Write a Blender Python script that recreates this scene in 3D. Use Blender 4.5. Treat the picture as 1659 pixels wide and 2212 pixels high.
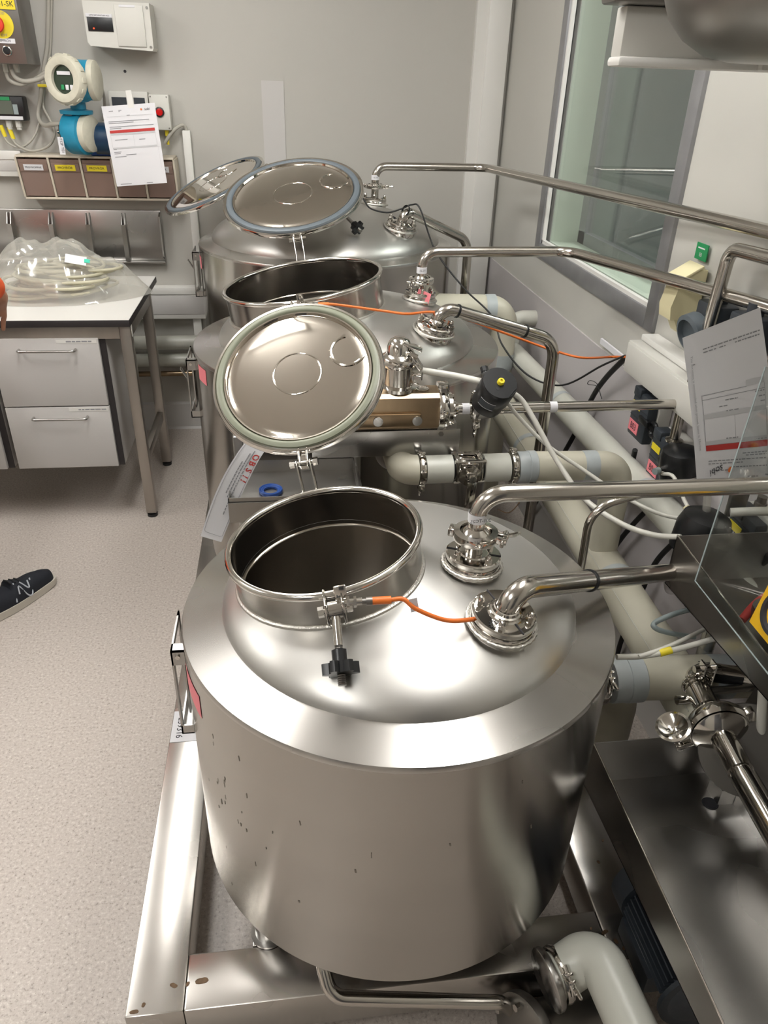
import bpy, bmesh, math, random
from mathutils import Vector as V, Matrix

for o in list(bpy.data.objects): bpy.data.objects.remove(o)
SC = bpy.context.scene
COL = SC.collection
PI = math.pi
random.seed(7)

# ---------------------------------------------------------------- camera, world, exposure
cd = bpy.data.cameras.new('camera'); cam = bpy.data.objects.new('camera', cd); COL.objects.link(cam)
cd.sensor_fit = 'HORIZONTAL'; cd.sensor_width = 36.0; cd.lens = 34.854; cd.clip_start = 0.02
cam.matrix_world = Matrix(((0.9918550, 0.0374051, -0.1217563, 0.0),
                           (-0.1241464, 0.4976750, -0.8584330, 0.0),
                           (0.0284853, 0.8665566, 0.4982652, 1.6), (0, 0, 0, 1)))
SC.camera = cam
wd = bpy.data.worlds.new('world'); SC.world = wd; wd.use_nodes = True
wd.node_tree.nodes['Background'].inputs[0].default_value = (0.75, 0.78, 0.8, 1)
wd.node_tree.nodes['Background'].inputs[1].default_value = 0.15
SC.view_settings.view_transform = 'Standard'; SC.view_settings.look = 'None'
SC.view_settings.exposure = 0.0; SC.view_settings.gamma = 1.0
SC.view_settings.use_curve_mapping = False
LAMP = 22.5          # brightness of the ceiling luminaires

# ---------------------------------------------------------------- helpers
def hexc(h):
    h = h.lstrip('#'); c = [int(h[i:i+2], 16)/255 for i in (0, 2, 4)]
    return tuple(x/12.92 if x <= .04045 else ((x+.055)/1.055)**2.4 for x in c) + (1,)

def mat(name, col, rough=.5, metal=0., noise=None, bump=None, aniso=0., spec=None, trans=0., ior=None, rvar=None, coat=0., emit=None, tangent=None, arot=0.):
    """noise=(scale(vec or num), amount, detail) varies the colour; bump=(scale, strength); rvar=(scale, amount)"""
    m = bpy.data.materials.new(name); m.use_nodes = True
    nt = m.node_tree; N = nt.nodes; L = nt.links; b = N['Principled BSDF']
    c = hexc(col) if isinstance(col, str) else tuple(col) + (1,)
    b.inputs['Base Color'].default_value = c; b.inputs['Roughness'].default_value = rough
    b.inputs['Metallic'].default_value = metal; b.inputs['Anisotropic'].default_value = aniso
    b.inputs['Anisotropic Rotation'].default_value = arot
    if spec is not None: b.inputs['Specular IOR Level'].default_value = spec
    if trans: b.inputs['Transmission Weight'].default_value = trans
    if ior: b.inputs['IOR'].default_value = ior
    if coat: b.inputs['Coat Weight'].default_value = coat; b.inputs['Coat Roughness'].default_value = .1
    if emit: b.inputs['Emission Color'].default_value = hexc(emit[0]); b.inputs['Emission Strength'].default_value = emit[1]
    def tex(sc, det=3.):
        tc = N.new('ShaderNodeTexCoord'); mp = N.new('ShaderNodeMapping'); t = N.new('ShaderNodeTexNoise')
        L.new(tc.outputs['Object'], mp.inputs['Vector']); L.new(mp.outputs[0], t.inputs['Vector'])
        mp.inputs['Scale'].default_value = sc if isinstance(sc, (tuple, list)) else (sc, sc, sc)
        t.inputs['Scale'].default_value = 1.0; t.inputs['Detail'].default_value = det
        return t
    if noise:
        t = tex(noise[0], noise[2] if len(noise) > 2 else 3.); r = N.new('ShaderNodeValToRGB')
        a = noise[1]; r.color_ramp.interpolation = 'EASE'; r.color_ramp.elements[0].position = .2; r.color_ramp.elements[1].position = .8
        r.color_ramp.elements[0].color = tuple(x*(1-a) for x in c[:3]) + (1,)
        r.color_ramp.elements[1].color = tuple(min(1, x*(1+a)) for x in c[:3]) + (1,)
        L.new(t.outputs['Fac'], r.inputs[0]); L.new(r.outputs[0], b.inputs['Base Color'])
    if rvar:
        t = tex(rvar[0], 1.); mr = N.new('ShaderNodeMapRange')
        mr.inputs['From Min'].default_value = .1; mr.inputs['From Max'].default_value = .9
        mr.inputs['To Min'].default_value = max(0, rough-rvar[1]); mr.inputs['To Max'].default_value = rough+rvar[1]
        L.new(t.outputs['Fac'], mr.inputs[0]); L.new(mr.outputs[0], b.inputs['Roughness'])
    if bump:
        t = tex(bump[0]); bp = N.new('ShaderNodeBump'); bp.inputs['Strength'].default_value = bump[1]; bp.inputs['Distance'].default_value = .002
        L.new(t.outputs['Fac'], bp.inputs['Height']); L.new(bp.outputs[0], b.inputs['Normal'])
    if tangent:
        tg = N.new('ShaderNodeTangent'); tg.direction_type = 'RADIAL'; tg.axis = tangent; L.new(tg.outputs[0], b.inputs['Tangent'])
    return m

def clearmat(name, tint, gloss=.12, rough=.05, haze=None):
    """thin clear plastic or glass: see-through, with a mirror film and perhaps some milky haze"""
    m = bpy.data.materials.new(name); m.use_nodes = True; nt = m.node_tree; N = nt.nodes; L = nt.links
    N.remove(N['Principled BSDF']); out = N['Material Output']
    t = N.new('ShaderNodeBsdfTransparent'); t.inputs[0].default_value = hexc(tint)
    g = N.new('ShaderNodeBsdfGlossy'); g.inputs['Roughness'].default_value = rough; g.inputs[0].default_value = (1, 1, 1, 1)
    f = N.new('ShaderNodeLayerWeight'); f.inputs[0].default_value = .5; pw = N.new('ShaderNodeMath'); pw.operation = 'POWER'; pw.inputs[1].default_value = 4.5
    ma = N.new('ShaderNodeMath'); ma.operation = 'MULTIPLY_ADD'; ma.inputs[1].default_value = .75; ma.inputs[2].default_value = gloss; L.new(f.outputs['Facing'], pw.inputs[0]); L.new(pw.outputs[0], ma.inputs[0])
    mx = N.new('ShaderNodeMixShader'); L.new(ma.outputs[0], mx.inputs[0]); L.new(t.outputs[0], mx.inputs[1]); L.new(g.outputs[0], mx.inputs[2])
    last = mx
    if haze:
        d = N.new('ShaderNodeBsdfDiffuse'); d.inputs[0].default_value = hexc(haze[0]); m2 = N.new('ShaderNodeMixShader')
        m2.inputs[0].default_value = haze[1]; L.new(last.outputs[0], m2.inputs[1]); L.new(d.outputs[0], m2.inputs[2]); last = m2
    L.new(last.outputs[0], out.inputs[0]); return m

def frame(w, up=(0, 0, 1)):
    w = V(w).normalized(); u = V(up).cross(w)
    if u.length < 1e-4: u = V((1, 0, 0)).cross(w)
    u.normalize(); return u, w.cross(u), w

ORG = {}
class MB:
    def __init__(s): s.v = []; s.f = []
    def add(s, vs, fs):
        n = len(s.v); s.v += [tuple(p) for p in vs]; s.f += [tuple(i+n for i in f) for f in fs]; return s
    def box(s, lo, hi, bev=0., R=None, c=None):
        if bev:
            bm = bmesh.new(); bmesh.ops.create_cube(bm, size=1.)
            sz = [hi[i]-lo[i] for i in range(3)]; ce = [(hi[i]+lo[i])/2 for i in range(3)]
            for q in bm.verts: q.co = V((q.co[i]*sz[i]+ce[i] for i in range(3)))
            bmesh.ops.bevel(bm, geom=bm.edges[:], offset=bev, segments=2, affect='EDGES', profile=.5)
            bm.verts.index_update(); vs = [q.co.copy() for q in bm.verts]; fs = [[q.index for q in f.verts] for f in bm.faces]; bm.free()
        else:
            x0, y0, z0 = lo; x1, y1, z1 = hi
            vs = [V(p) for p in ((x0,y0,z0),(x1,y0,z0),(x1,y1,z0),(x0,y1,z0),(x0,y0,z1),(x1,y0,z1),(x1,y1,z1),(x0,y1,z1))]
            fs = [(0,3,2,1),(4,5,6,7),(0,1,5,4),(1,2,6,5),(2,3,7,6),(3,0,4,7)]
        if R is not None:
            vs = [V(c or (0, 0, 0)) + R @ q for q in vs]
        return s.add(vs, fs)
    def obox(s, c, u, v, w, du, dv, dw, bev=0.):
        """box centred at c with axes u,v,w and full sizes"""
        R = Matrix((V(u).normalized(), V(v).normalized(), V(w).normalized())).transposed()
        return s.box((-du/2,-dv/2,-dw/2), (du/2,dv/2,dw/2), bev, R, c)
    def cyl(s, p0, p1, r0, r1=None, n=24, cap=True):
        r1 = r0 if r1 is None else r1; p0 = V(p0); p1 = V(p1); u, v, w = frame(p1-p0)
        vs = []
        for p, r in ((p0, r0), (p1, r1)):
            vs += [p + (u*math.cos(2*PI*i/n)+v*math.sin(2*PI*i/n))*r for i in range(n)]
        fs = [(i, (i+1) % n, n+(i+1) % n, n+i) for i in range(n)]
        if cap: fs += [tuple(range(n-1, -1, -1)), tuple(range(n, 2*n))]
        return s.add(vs, fs)
    def tube(s, pts, r, n=12, closed=False, cap=True):
        P = [V(p) for p in pts]; m = len(P); T = []
        for i in range(m):
            a = P[(i-1) % m] if (closed or i) else P[0]; b = P[(i+1) % m] if (closed or i < m-1) else P[-1]
            d = b-a; T.append(d.normalized() if d.length > 1e-9 else (T[-1] if T else V((0, 0, 1))))
        u, v, _ = frame(T[0]); vs = []
        for i in range(m):
            if i:
                ax = T[i-1].cross(T[i])
                if ax.length > 1e-7:
                    u = Matrix.Rotation(T[i-1].angle(T[i]), 3, ax.normalized()) @ u
            w = T[i]; u = (u - w*u.dot(w)).normalized(); v = w.cross(u)
            rr = r[i] if isinstance(r, (list, tuple)) else r
            vs += [P[i] + (u*math.cos(2*PI*k/n)+v*math.sin(2*PI*k/n))*rr for k in range(n)]
        fs = []
        for i in range(m if closed else m-1):
            a = i*n; b = ((i+1) % m)*n
            fs += [(a+k, a+(k+1) % n, b+(k+1) % n, b+k) for k in range(n)]
        if cap and not closed: fs += [tuple(range(n-1, -1, -1)), tuple(range((m-1)*n, m*n))]
        return s.add(vs, fs)
    def lathe(s, prof, o=(0, 0, 0), axis=(0, 0, 1), n=64, a0=0., a1=2*PI, up=(0, 0, 1), ref=None):
        o = V(o)
        if ref is not None:
            w = V(axis).normalized(); u = (V(ref)-w*V(ref).dot(w)).normalized(); v = w.cross(u)
        else: u, v, w = frame(axis, up)
        full = abs(a1-a0-2*PI) < 1e-6; k = n if full else n+1; m = len(prof); vs = []
        for i in range(k):
            a = a0+(a1-a0)*i/n; d = u*math.cos(a)+v*math.sin(a)
            vs += [o + d*r + w*h for r, h in prof]
        fs = []
        for i in range(n):
            a = i*m; b = ((i+1) % k)*m
            for j in range(m-1):
                q = (a+j, b+j, b+j+1, a+j+1)
                if prof[j][0] < 1e-7: q = (a+j, b+j+1, a+j+1)
                elif prof[j+1][0] < 1e-7: q = (a+j, b+j, a+j+1)
                fs.append(q)
        return s.add(vs, fs)
    def torus(s, c, axis, R, r, n=64, m=10, a0=0., a1=2*PI, ref=None):
        return s.lathe([(R+r*math.cos(2*PI*i/m), r*math.sin(2*PI*i/m)) for i in range(m)]+[(R+r, 0)], c, axis, n, a0, a1, ref=ref)
    def sphere(s, c, r, n=16, sc=(1, 1, 1)):
        k = n//2; c = V(c); pr = [(math.sin(PI*i/k)*r, -math.cos(PI*i/k)*r) for i in range(k+1)]
        pr[0] = (0, -r); pr[-1] = (0, r); st = len(s.v); s.lathe(pr, (0, 0, 0), (0, 0, 1), n)
        for i in range(st, len(s.v)): q = s.v[i]; s.v[i] = (c.x+q[0]*sc[0], c.y+q[1]*sc[1], c.z+q[2]*sc[2])
        return s
    def prism(s, poly, o, u, v, w, d):
        """2D polygon in u,v extruded by d along w from o"""
        o = V(o); u = V(u); v = V(v); w = V(w).normalized(); n = len(poly)
        vs = [o+u*a+v*b for a, b in poly] + [o+u*a+v*b+w*d for a, b in poly]
        fs = [tuple(range(n-1, -1, -1)), tuple(range(n, 2*n))] + [(i, (i+1) % n, n+(i+1) % n, n+i) for i in range(n)]
        return s.add(vs, fs)
    def grid(s, fn, nu, nv):
        vs = [fn(i/nu, j/nv) for j in range(nv+1) for i in range(nu+1)]
        fs = [(j*(nu+1)+i, j*(nu+1)+i+1, (j+1)*(nu+1)+i+1, (j+1)*(nu+1)+i) for j in range(nv) for i in range(nu)]
        return s.add(vs, fs)
    def build(s, name, m, par=None, org=None, smooth=True, ang=38, fix=True):
        o0 = ORG[par] if par is not None else V(org or (0, 0, 0))
        me = bpy.data.meshes.new(name); me.from_pydata([V(p)-o0 for p in s.v], [], s.f)
        if fix:
            bm = bmesh.new(); bm.from_mesh(me); bmesh.ops.remove_doubles(bm, verts=bm.verts[:], dist=1e-6)
            bmesh.ops.recalc_face_normals(bm, faces=bm.faces[:]); bm.to_mesh(me); bm.free()
        me.materials.append(m)
        if smooth: me.shade_smooth(); me.set_sharp_from_angle(angle=math.radians(ang))
        o = bpy.data.objects.new(name, me); COL.objects.link(o)
        if par is not None: o.parent = par
        else: o.location = o0
        ORG[o] = o0; return o

def tag(o, label=None, cat=None, group=None, kind=None):
    for k, x in (('label', label), ('category', cat), ('group', group), ('kind', kind)):
        if x: o[k] = x
    return o
def thing(name, label, cat, org, group=None):
    o = bpy.data.objects.new(name, None); COL.objects.link(o); o.location = org; o.empty_display_size = .05
    ORG[o] = V(org); return tag(o, label, cat, group)
def struct(o): o['kind'] = 'structure'; return o

def rpath(pts, r, n=8):
    """polyline with its corners rounded to radius r"""
    P = [V(p) for p in pts]; out = [P[0]]
    for i in range(1, len(P)-1):
        a = (P[i-1]-P[i]); b = (P[i+1]-P[i]); la = a.length; lb = b.length; a.normalize(); b.normalize()
        th = a.angle(b)
        if th > PI-.02: out.append(P[i]); continue
        rr = r[i-1] if isinstance(r, (list, tuple)) else r
        t = min(rr/math.tan(th/2), la*(.95 if i == 1 else .49), lb*(.95 if i == len(P)-2 else .49)); rr = t*math.tan(th/2)
        ce = P[i]+(a+b).normalized()*(rr/math.sin(th/2)); s0 = P[i]+a*t-ce; s1 = P[i]+b*t-ce; an = s0.angle(s1); ax = s0.cross(s1).normalized()
        for k in range(n+1): out.append(ce + Matrix.Rotation(an*k/n, 3, ax) @ s0)
    out.append(P[-1]); return out
def spline(pts, n=8):
    """Catmull-Rom through the points"""
    P = [V(p) for p in pts]; P = [P[0]*2-P[1]]+P+[P[-1]*2-P[-2]]; out = []
    for i in range(1, len(P)-2):
        a, b, c, d = P[i-1:i+3]
        for k in range(n):
            t = k/n; out.append(.5*((2*b)+(c-a)*t+(2*a-5*b+4*c-d)*t*t+(3*b-a-3*c+d)*t**3))
    out.append(P[-2]); return out

def text(txt, o, u, v, size, m, par, name='lettering', align='CENTER', sx=1., bold=0.):
    """flat lettering lying in the plane of u (reading direction) and v (up), centred at o"""
    cu = bpy.data.curves.new('txt', 'FONT'); cu.body = txt; cu.size = size; cu.align_x = align; cu.align_y = 'CENTER'; cu.offset = bold; cu.resolution_u = 3
    ob = bpy.data.objects.new('txt', cu); COL.objects.link(ob)
    dg = bpy.context.evaluated_depsgraph_get(); me = bpy.data.meshes.new_from_object(ob.evaluated_get(dg))
    bpy.data.objects.remove(ob); bpy.data.curves.remove(cu)
    u = V(u).normalized(); v = V(v).normalized(); o0 = ORG[par]; o = V(o)
    for q in me.vertices: q.co = o + u*q.co.x*sx + v*q.co.y - o0
    me.materials.clear(); me.materials.append(m); me.name = name
    t = bpy.data.objects.new(name, me); COL.objects.link(t); t.parent = par; ORG[t] = o0; return t

# ---------------------------------------------------------------- materials
M = {}
M['jacket'] = mat('brushed_steel_jacket', '#b0aca6', .2, 1., aniso=.8, arot=.25, tangent='Z', noise=((2, 2, 12), .03, 1.), rvar=((2.5, 2.5, 4), .03))
M['ring'] = mat('worn_steel_shoulder', '#bdbab6', .27, 1., aniso=.7, arot=.25, tangent='Z', noise=((7, 7, 7), .04, 1.), rvar=((4, 4, 4), .03))
M['dome'] = mat('satin_steel_dome', '#c0beba', .42, 1., aniso=.55, arot=.25, tangent='Z', noise=((4, 4, 4), .03, 1.))
M['inner'] = mat('vessel_inside_steel', '#bdb7af', .2, 1.)
M['lining'] = mat('neck_lining_steel', '#bcb6ae', .17, 1., aniso=.7, arot=.25, tangent='Z')
M['pol'] = mat('polished_steel', '#d2cec8', .1, 1.)
M['mirror'] = mat('mirror_steel', '#d3ccc3', .05, 1.)
M['pipe'] = mat('steel_tube', '#c2bdb6', .17, 1., rvar=((6, 6, 6), .04))
M['sat'] = mat('satin_steel', '#b5b3b0', .28, 1., noise=((8, 8, 8), .05, 1.), rvar=((5, 5, 5), .03))
M['skid'] = mat('stained_steel', '#b9b5b0', .26, 1., noise=((5, 5, 5), .09, 2.), rvar=((6, 6, 6), .04))
M['dsat'] = mat('dull_grey_steel', '#8f8c88', .38, 1., noise=((10, 10, 10), .05, 1.))
M['weld'] = mat('weld_bead', '#cfccc6', .35, 1., bump=((300, 300, 300), .6))
M['rust'] = mat('brown_stain', '#6b5540', .8, 0., noise=((90, 90, 90), .3))
M['bronze'] = mat('bronze', '#9f8a70', .34, 1., noise=((25, 8, 8), .12), rvar=((20, 20, 20), .06))
M['black'] = mat('black_plastic', '#17181a', .35, 0., noise=((60, 60, 60), .15))
M['blackm'] = mat('black_cable', '#141414', .55)
M['dgrey'] = mat('dark_grey_plastic', '#33383e', .45, noise=((80, 80, 80), .1))
M['orange'] = mat('orange_cable', '#d96f2b', .4)
M['cream'] = mat('cream_insulation', '#bdb9a8', .42, noise=((6, 6, 6), .04), bump=((12, 12, 12), .08))
M['wins'] = mat('pale_insulation', '#c1c1b7', .35, noise=((6, 6, 6), .04), bump=((12, 12, 12), .05))
M['foil'] = mat('grey_tape', '#a9afb0', .35, noise=((30, 30, 30), .05))
M['white'] = mat('white_plastic', '#d9d7d2', .45)
M['plast'] = mat('off_white_enclosure', '#c9c7c0', .5)
M['paper'] = mat('white_paper', '#d6d5d8', .75)
M['ink'] = mat('black_print', '#26262a', .7)
M['gink'] = mat('grey_print', '#8c8c90', .7)
M['lgrey'] = mat('light_grey_print', '#bcbcbe', .7)
M['red'] = mat('red_print', '#b3332f', .6)
M['pink'] = mat('pink_tape', '#e58088', .6)
M['yellow'] = mat('yellow_plastic', '#e3cf2e', .45)
M['sign'] = mat('yellow_sign', '#d9a91c', .45)
M['green'] = mat('green_label', '#1f8a52', .5)
M['teal'] = mat('teal_label', '#35b79b', .5)
M['blue'] = mat('blue_rubber', '#123f86', .4)
M['cyan'] = mat('blue_painted_metal', '#1a86a8', .4, noise=((40, 40, 40), .06))
M['coverc'] = mat('cream_cast_cover', '#c3bfae', .5, noise=((50, 50, 50), .05))
M['gasketc'] = mat('cream_rubber', '#787b69', .45)
M['gasketg'] = mat('blue_grey_rubber', '#565e64', .45)
M['cab'] = mat('grey_cable', '#a8a49a', .5)
M['lam'] = mat('white_laminate', '#d2d0cb', .4)
M['lamg'] = mat('pale_grey_laminate', '#bdbab7', .45)
M['edge'] = mat('black_edge_band', '#2a2627', .5)
M['leg'] = mat('brushed_leg_steel', '#a8a29b', .38, 1., noise=((20, 20, 3), .05))
M['beige'] = mat('beige_plastic', '#c9bfae', .5)
M['binp'] = clearmat('smoky_bin_plastic', '#bca699', .05, .12, ('#b0968a', .5))
M['bag'] = clearmat('clear_polythene', '#f2f1ee', .10, .12, ('#e2e0d8', .26))
M['acryl'] = clearmat('acrylic_sheet', '#eef0ef', .05, .03)
M['glass'] = clearmat('window_glass', '#f4f6f5', .05, .01)
M['hose'] = mat('translucent_tubing', '#dcd7bd', .35, trans=.4)
M['hosew'] = mat('white_air_hose', '#cfcdc4', .35)
M['hoseg'] = mat('grey_air_hose', '#8f9a9a', .4)
M['ivory'] = mat('ivory_plastic', '#d8cfa8', .45)
M['diff'] = mat('lamp_diffuser', '#ffffff', .5, emit=('#fcfbf8', LAMP))
M['led'] = mat('red_led', '#ff3010', .5, emit=('#ff4020', 3.))

# floor: speckled vinyl
def floor_mat():
    m = mat('speckled_vinyl', '#b7aea6', .42, bump=((400, 400, 400), .03)); nt = m.node_tree; N = nt.nodes; L = nt.links; b = N['Principled BSDF']
    tc = N.new('ShaderNodeTexCoord'); n1 = N.new('ShaderNodeTexNoise'); n1.inputs['Scale'].default_value = 130; n1.inputs['Detail'].default_value = 4; n1.inputs['Roughness'].default_value = .7
    r1 = N.new('ShaderNodeValToRGB'); e = r1.color_ramp.elements
    e[0].position = .33; e[0].color = hexc('#8f857d'); e[1].position = .43; e[1].color = hexc('#b3a9a1')
    x = e.new(.56); x.color = hexc('#bbb2aa'); x = e.new(.68); x.color = hexc('#cfc8c0')
    n2 = N.new('ShaderNodeTexNoise'); n2.inputs['Scale'].default_value = 240; n2.inputs['Detail'].default_value = 2
    r2 = N.new('ShaderNodeValToRGB'); r2.color_ramp.elements[0].position = .27; r2.color_ramp.elements[0].color = (.32, .28, .25, 1); r2.color_ramp.elements[1].position = .33; r2.color_ramp.elements[1].color = (1, 1, 1, 1)
    mx = N.new('ShaderNodeMixRGB'); mx.blend_type = 'MULTIPLY'; mx.inputs[0].default_value = .8
    for n in (n1, n2): L.new(tc.outputs['Object'], n.inputs['Vector'])
    L.new(n1.outputs['Fac'], r1.inputs[0]); L.new(n2.outputs['Fac'], r2.inputs[0]); L.new(r1.outputs[0], mx.inputs[1]); L.new(r2.outputs[0], mx.inputs[2]); L.new(mx.outputs[0], b.inputs['Base Color'])
    return m
M['floor'] = floor_mat()
M['wall'] = mat('painted_panel_wall', '#b2afa8', .6, noise=((2, 2, 2), .02), bump=((150, 150, 150), .03))
M['wallr'] = mat('painted_wall_right', '#b8b6af', .6, noise=((2, 2, 2), .02), bump=((150, 150, 150), .03))
M['wains'] = mat('lilac_white_sheet', '#b9b4b4', .5, noise=((2, 2, 2), .02))
M['ceil'] = mat('ceiling_panel', '#e6e4df', .7)
M['alu'] = mat('grey_aluminium', '#9a9a9c', .42, .6, noise=((20, 20, 20), .06))
M['sage'] = mat('pale_green_reveal', '#c6d0c0', .6)
M['far'] = mat('next_room_paint', '#8f9796', .7, noise=((2, 2, 2), .1))

# ---------------------------------------------------------------- structure
XL, XR, YF, YB, ZC = -2.7, 1.02, -1.7, 3.74, 2.62
struct(MB().box((XL-.1, YF-.1, -.06), (XR+.1, YB+.1, 0)).build('floor', M['floor'], smooth=False))
struct(MB().box((XL-.1, YF-.1, ZC), (XR+.1, YB+.1, ZC+.06)).build('ceiling', M['ceil'], smooth=False))
wb = struct(MB().box((XL-.1, YB, 0), (XR+.1, YB+.1, ZC)).build('wall_back', M['wall'], smooth=False))
struct(MB().box((XL-.1, YF-.1, 0), (XL, YB, ZC)).build('wall_left', M['wall'], smooth=False))
struct(MB().box((XL, YF-.1, 0), (XR+.1, YF, ZC)).build('wall_front', M['wall'], smooth=False))
# right wall with the window opening
WY0, WY1, WZ0, WZ1 = 1.99, 2.98, 1.075, 2.3
wr = MB(); T = .16
wr.box((XR, YF, 0), (XR+T, WY0, ZC)); wr.box((XR, WY1, 0), (XR+T, YB, ZC)); wr.box((XR, WY0, 0), (XR+T, WY1, WZ0)); wr.box((XR, WY0, WZ1), (XR+T, WY1, ZC))
wr = struct(wr.build('wall_right', M['wallr'], smooth=False))
# window: frame bars, sealing strip, pale reveal, pane
wn = thing('window_1', 'tall fixed window in grey aluminium frame on the right wall', 'window', (XR, 2.5, WZ0)); struct(wn)
for nm, lo, hi in (('frame_bar', (XR-.012, WY0-.055, WZ0-.055), (XR+.03, WY0+.0, WZ1+.05)), ('frame_bar', (XR-.012, WY1, WZ0-.055), (XR+.03, WY1+.055, WZ1+.05)),
                   ('frame_bar', (XR-.012, WY0, WZ0-.055), (XR+.03, WY1, WZ0)), ('frame_bar', (XR-.012, WY0, WZ1), (XR+.03, WY1, WZ1+.05))):
    MB().box(lo, hi, .002).build(nm, M['alu'], wn)
for lo, hi in (((XR-.004, WY0, WZ0), (XR+.01, WY0+.008, WZ1)), ((XR-.004, WY1-.01, WZ0), (XR+.01, WY1, WZ1)), ((XR-.004, WY0, WZ0), (XR+.01, WY1, WZ0+.012))):
    MB().box(lo, hi).build('sealing_strip', M['white'], wn)
MB().box((XR+.012, WY0+.002, WZ0+.002), (XR+.018, WY1-.002, WZ1-.002)).build('pane', M['glass'], wn, smooth=False)
MB().box((XR+T-.01, WY0+.002, WZ0+.002), (XR+T-.004, WY1-.002, WZ1-.002)).build('pane', M['glass'], wn, smooth=False)
rv = MB(); rv.box((XR+.03, WY1-.006, WZ0), (XR+T, WY1-.001, WZ1)); rv.box((XR+.03, WY0+.001, WZ0), (XR+T, WY0+.006, WZ1)); rv.box((XR+.03, WY0, WZ0+.001), (XR+T, WY1, WZ0+.006)); rv.build('reveal_lining', M['sage'], wn, smooth=False)
fb = MB(); fb.box((XR+T-.02, WY1-.07, WZ0), (XR+T+.01, WY1-.006, WZ1)); fb.box((XR+T-.02, WY0, WZ0), (XR+T+.01, WY1, WZ0+.05)); fb.build('inner_frame', M['alu'], wn, smooth=False)
# the room beyond the window
nr = MB(); X2 = XR+T
nr.box((X2, .3, -.05), (X2+2.4, 4.6, 0)); nr.box((X2, .3, ZC), (X2+2.4, 4.6, ZC+.05)); nr.box((X2+2.4, .3, 0), (X2+2.45, 4.6, ZC)); nr.box((X2, 4.6, 0), (X2+2.4, 4.65, ZC)); nr.box((X2, .25, 0), (X2+2.4, .3, ZC))
struct(nr.build('wall_next_room', M['far'], smooth=False))
lp = thing('ceiling_light', 'unseen ceiling lamp added to brighten the room beyond the window', 'lamp', (X2+1.0, 2.2, ZC-.03)); MB().box((X2+.7, 1.6, ZC-.03), (X2+1.3, 2.8, ZC-.001)).build('frame', M['white'], lp); MB().box((X2+.73, 1.63, ZC-.034), (X2+1.27, 2.77, ZC-.03)).build('diffuser', M['diff'], lp, smooth=False)  # unseen lamp, added to brighten the view through the window
# unseen doors added behind the viewer to put dark streaks in the tank reflections
for i, (xa, xb_) in enumerate(((.10, .95), (-1.75, -.95))):
    dr = thing('added_door_%d' % (i+1), ('unseen dark door added behind the viewer on the right for reflections', 'unseen dark door added behind the viewer on the left for reflections')[i], 'door', (xa, YF, 0)); struct(dr)
    MB().box((xa, YF+.001, .004), (xb_, YF+.04, 2.08), .003).build('leaf', mat('added_dark_door', '#55565a', .5), dr)
    MB().tube(rpath([(xa+.07, YF+.04, 1.02), (xa+.07, YF+.09, 1.02), (xa+.20, YF+.09, 1.02)], .02), .01, 10).build('handle', M['sat'], dr)
    fr = MB(); fr.box((xa-.06, YF+.001, 0), (xa, YF+.03, 2.14)).box((xb_, YF+.001, 0), (xb_+.06, YF+.03, 2.14)).box((xa, YF+.001, 2.08), (xb_, YF+.03, 2.14)); fr.build('frame', M['lamg'], dr, smooth=False)
# wainscot sheet with its folded joint, corner column, joint strips, skirtings
struct(MB().box((XR-.006, 1.0, .0), (XR, YB, .875)).build('trim_1', M['wains'], smooth=False))
struct(MB().box((.855, YB-.03, .68), (.905, YB, ZC)).box((.905, YB-.045, .68), (1.0, YB, ZC), .003).build('trim_2', M['white'], smooth=True))
struct(MB().box((-.066, YB-.003, 1.05), (.03, YB, 1.6)).build('trim_3', M['lamg'], smooth=False))
bs = MB(); bs.prism([(0, 0), (.035, 0), (.022, .01), (.014, .13), (0, .14)], (XL, YB, 0), (0, -1, 0), (0, 0, 1), (1, 0, 0), XR-XL); struct(bs.build('baseboard_back', M['lamg']))
bs = MB(); bs.prism([(0, 0), (.03, 0), (.014, .13), (0, .14)], (XR, YF, 0), (-1, 0, 0), (0, 0, 1), (0, 1, 0), YB-YF); struct(bs.build('baseboard_right', M['lamg']))
MB().cyl((-0.6302,3.7410,1.6170), (-0.6298,3.7385,1.6170), .006, n=10).build('screw_hole', M['ink'], wb)
# ceiling luminaires
for i, (x, y, lb) in enumerate(((-.56, 2.22, 'long opal ceiling lamp above the tanks'), (.55, 1.3, 'long opal ceiling lamp above the nearest tank'), (-1.2, -.3, 'long opal ceiling lamp behind the viewer'), (-2.1, 1.9, 'long opal ceiling lamp above the left side of the room'))):
    lp = thing('ceiling_light', lb, 'lamp', (x, y, ZC-.03), 'ceiling lamps of the plant room')
    fr = MB(); a, b = .165, .62
    for lo, hi in (((x-a, y-b, ZC-.03), (x-a+.03, y+b, ZC-.001)), ((x+a-.03, y-b, ZC-.03), (x+a, y+b, ZC-.001)), ((x-a+.03, y-b, ZC-.03), (x+a-.03, y-b+.03, ZC-.001)), ((x-a+.03, y+b-.03, ZC-.03), (x+a-.03, y+b, ZC-.001))): fr.box(lo, hi)
    fr.build('frame', M['white'], lp, smooth=False)
    MB().box((x-a+.02, y-b+.02, ZC-.075), (x+a-.02, y+b-.02, ZC-.031)).build('diffuser', M['diff'], lp, smooth=False)

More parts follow.
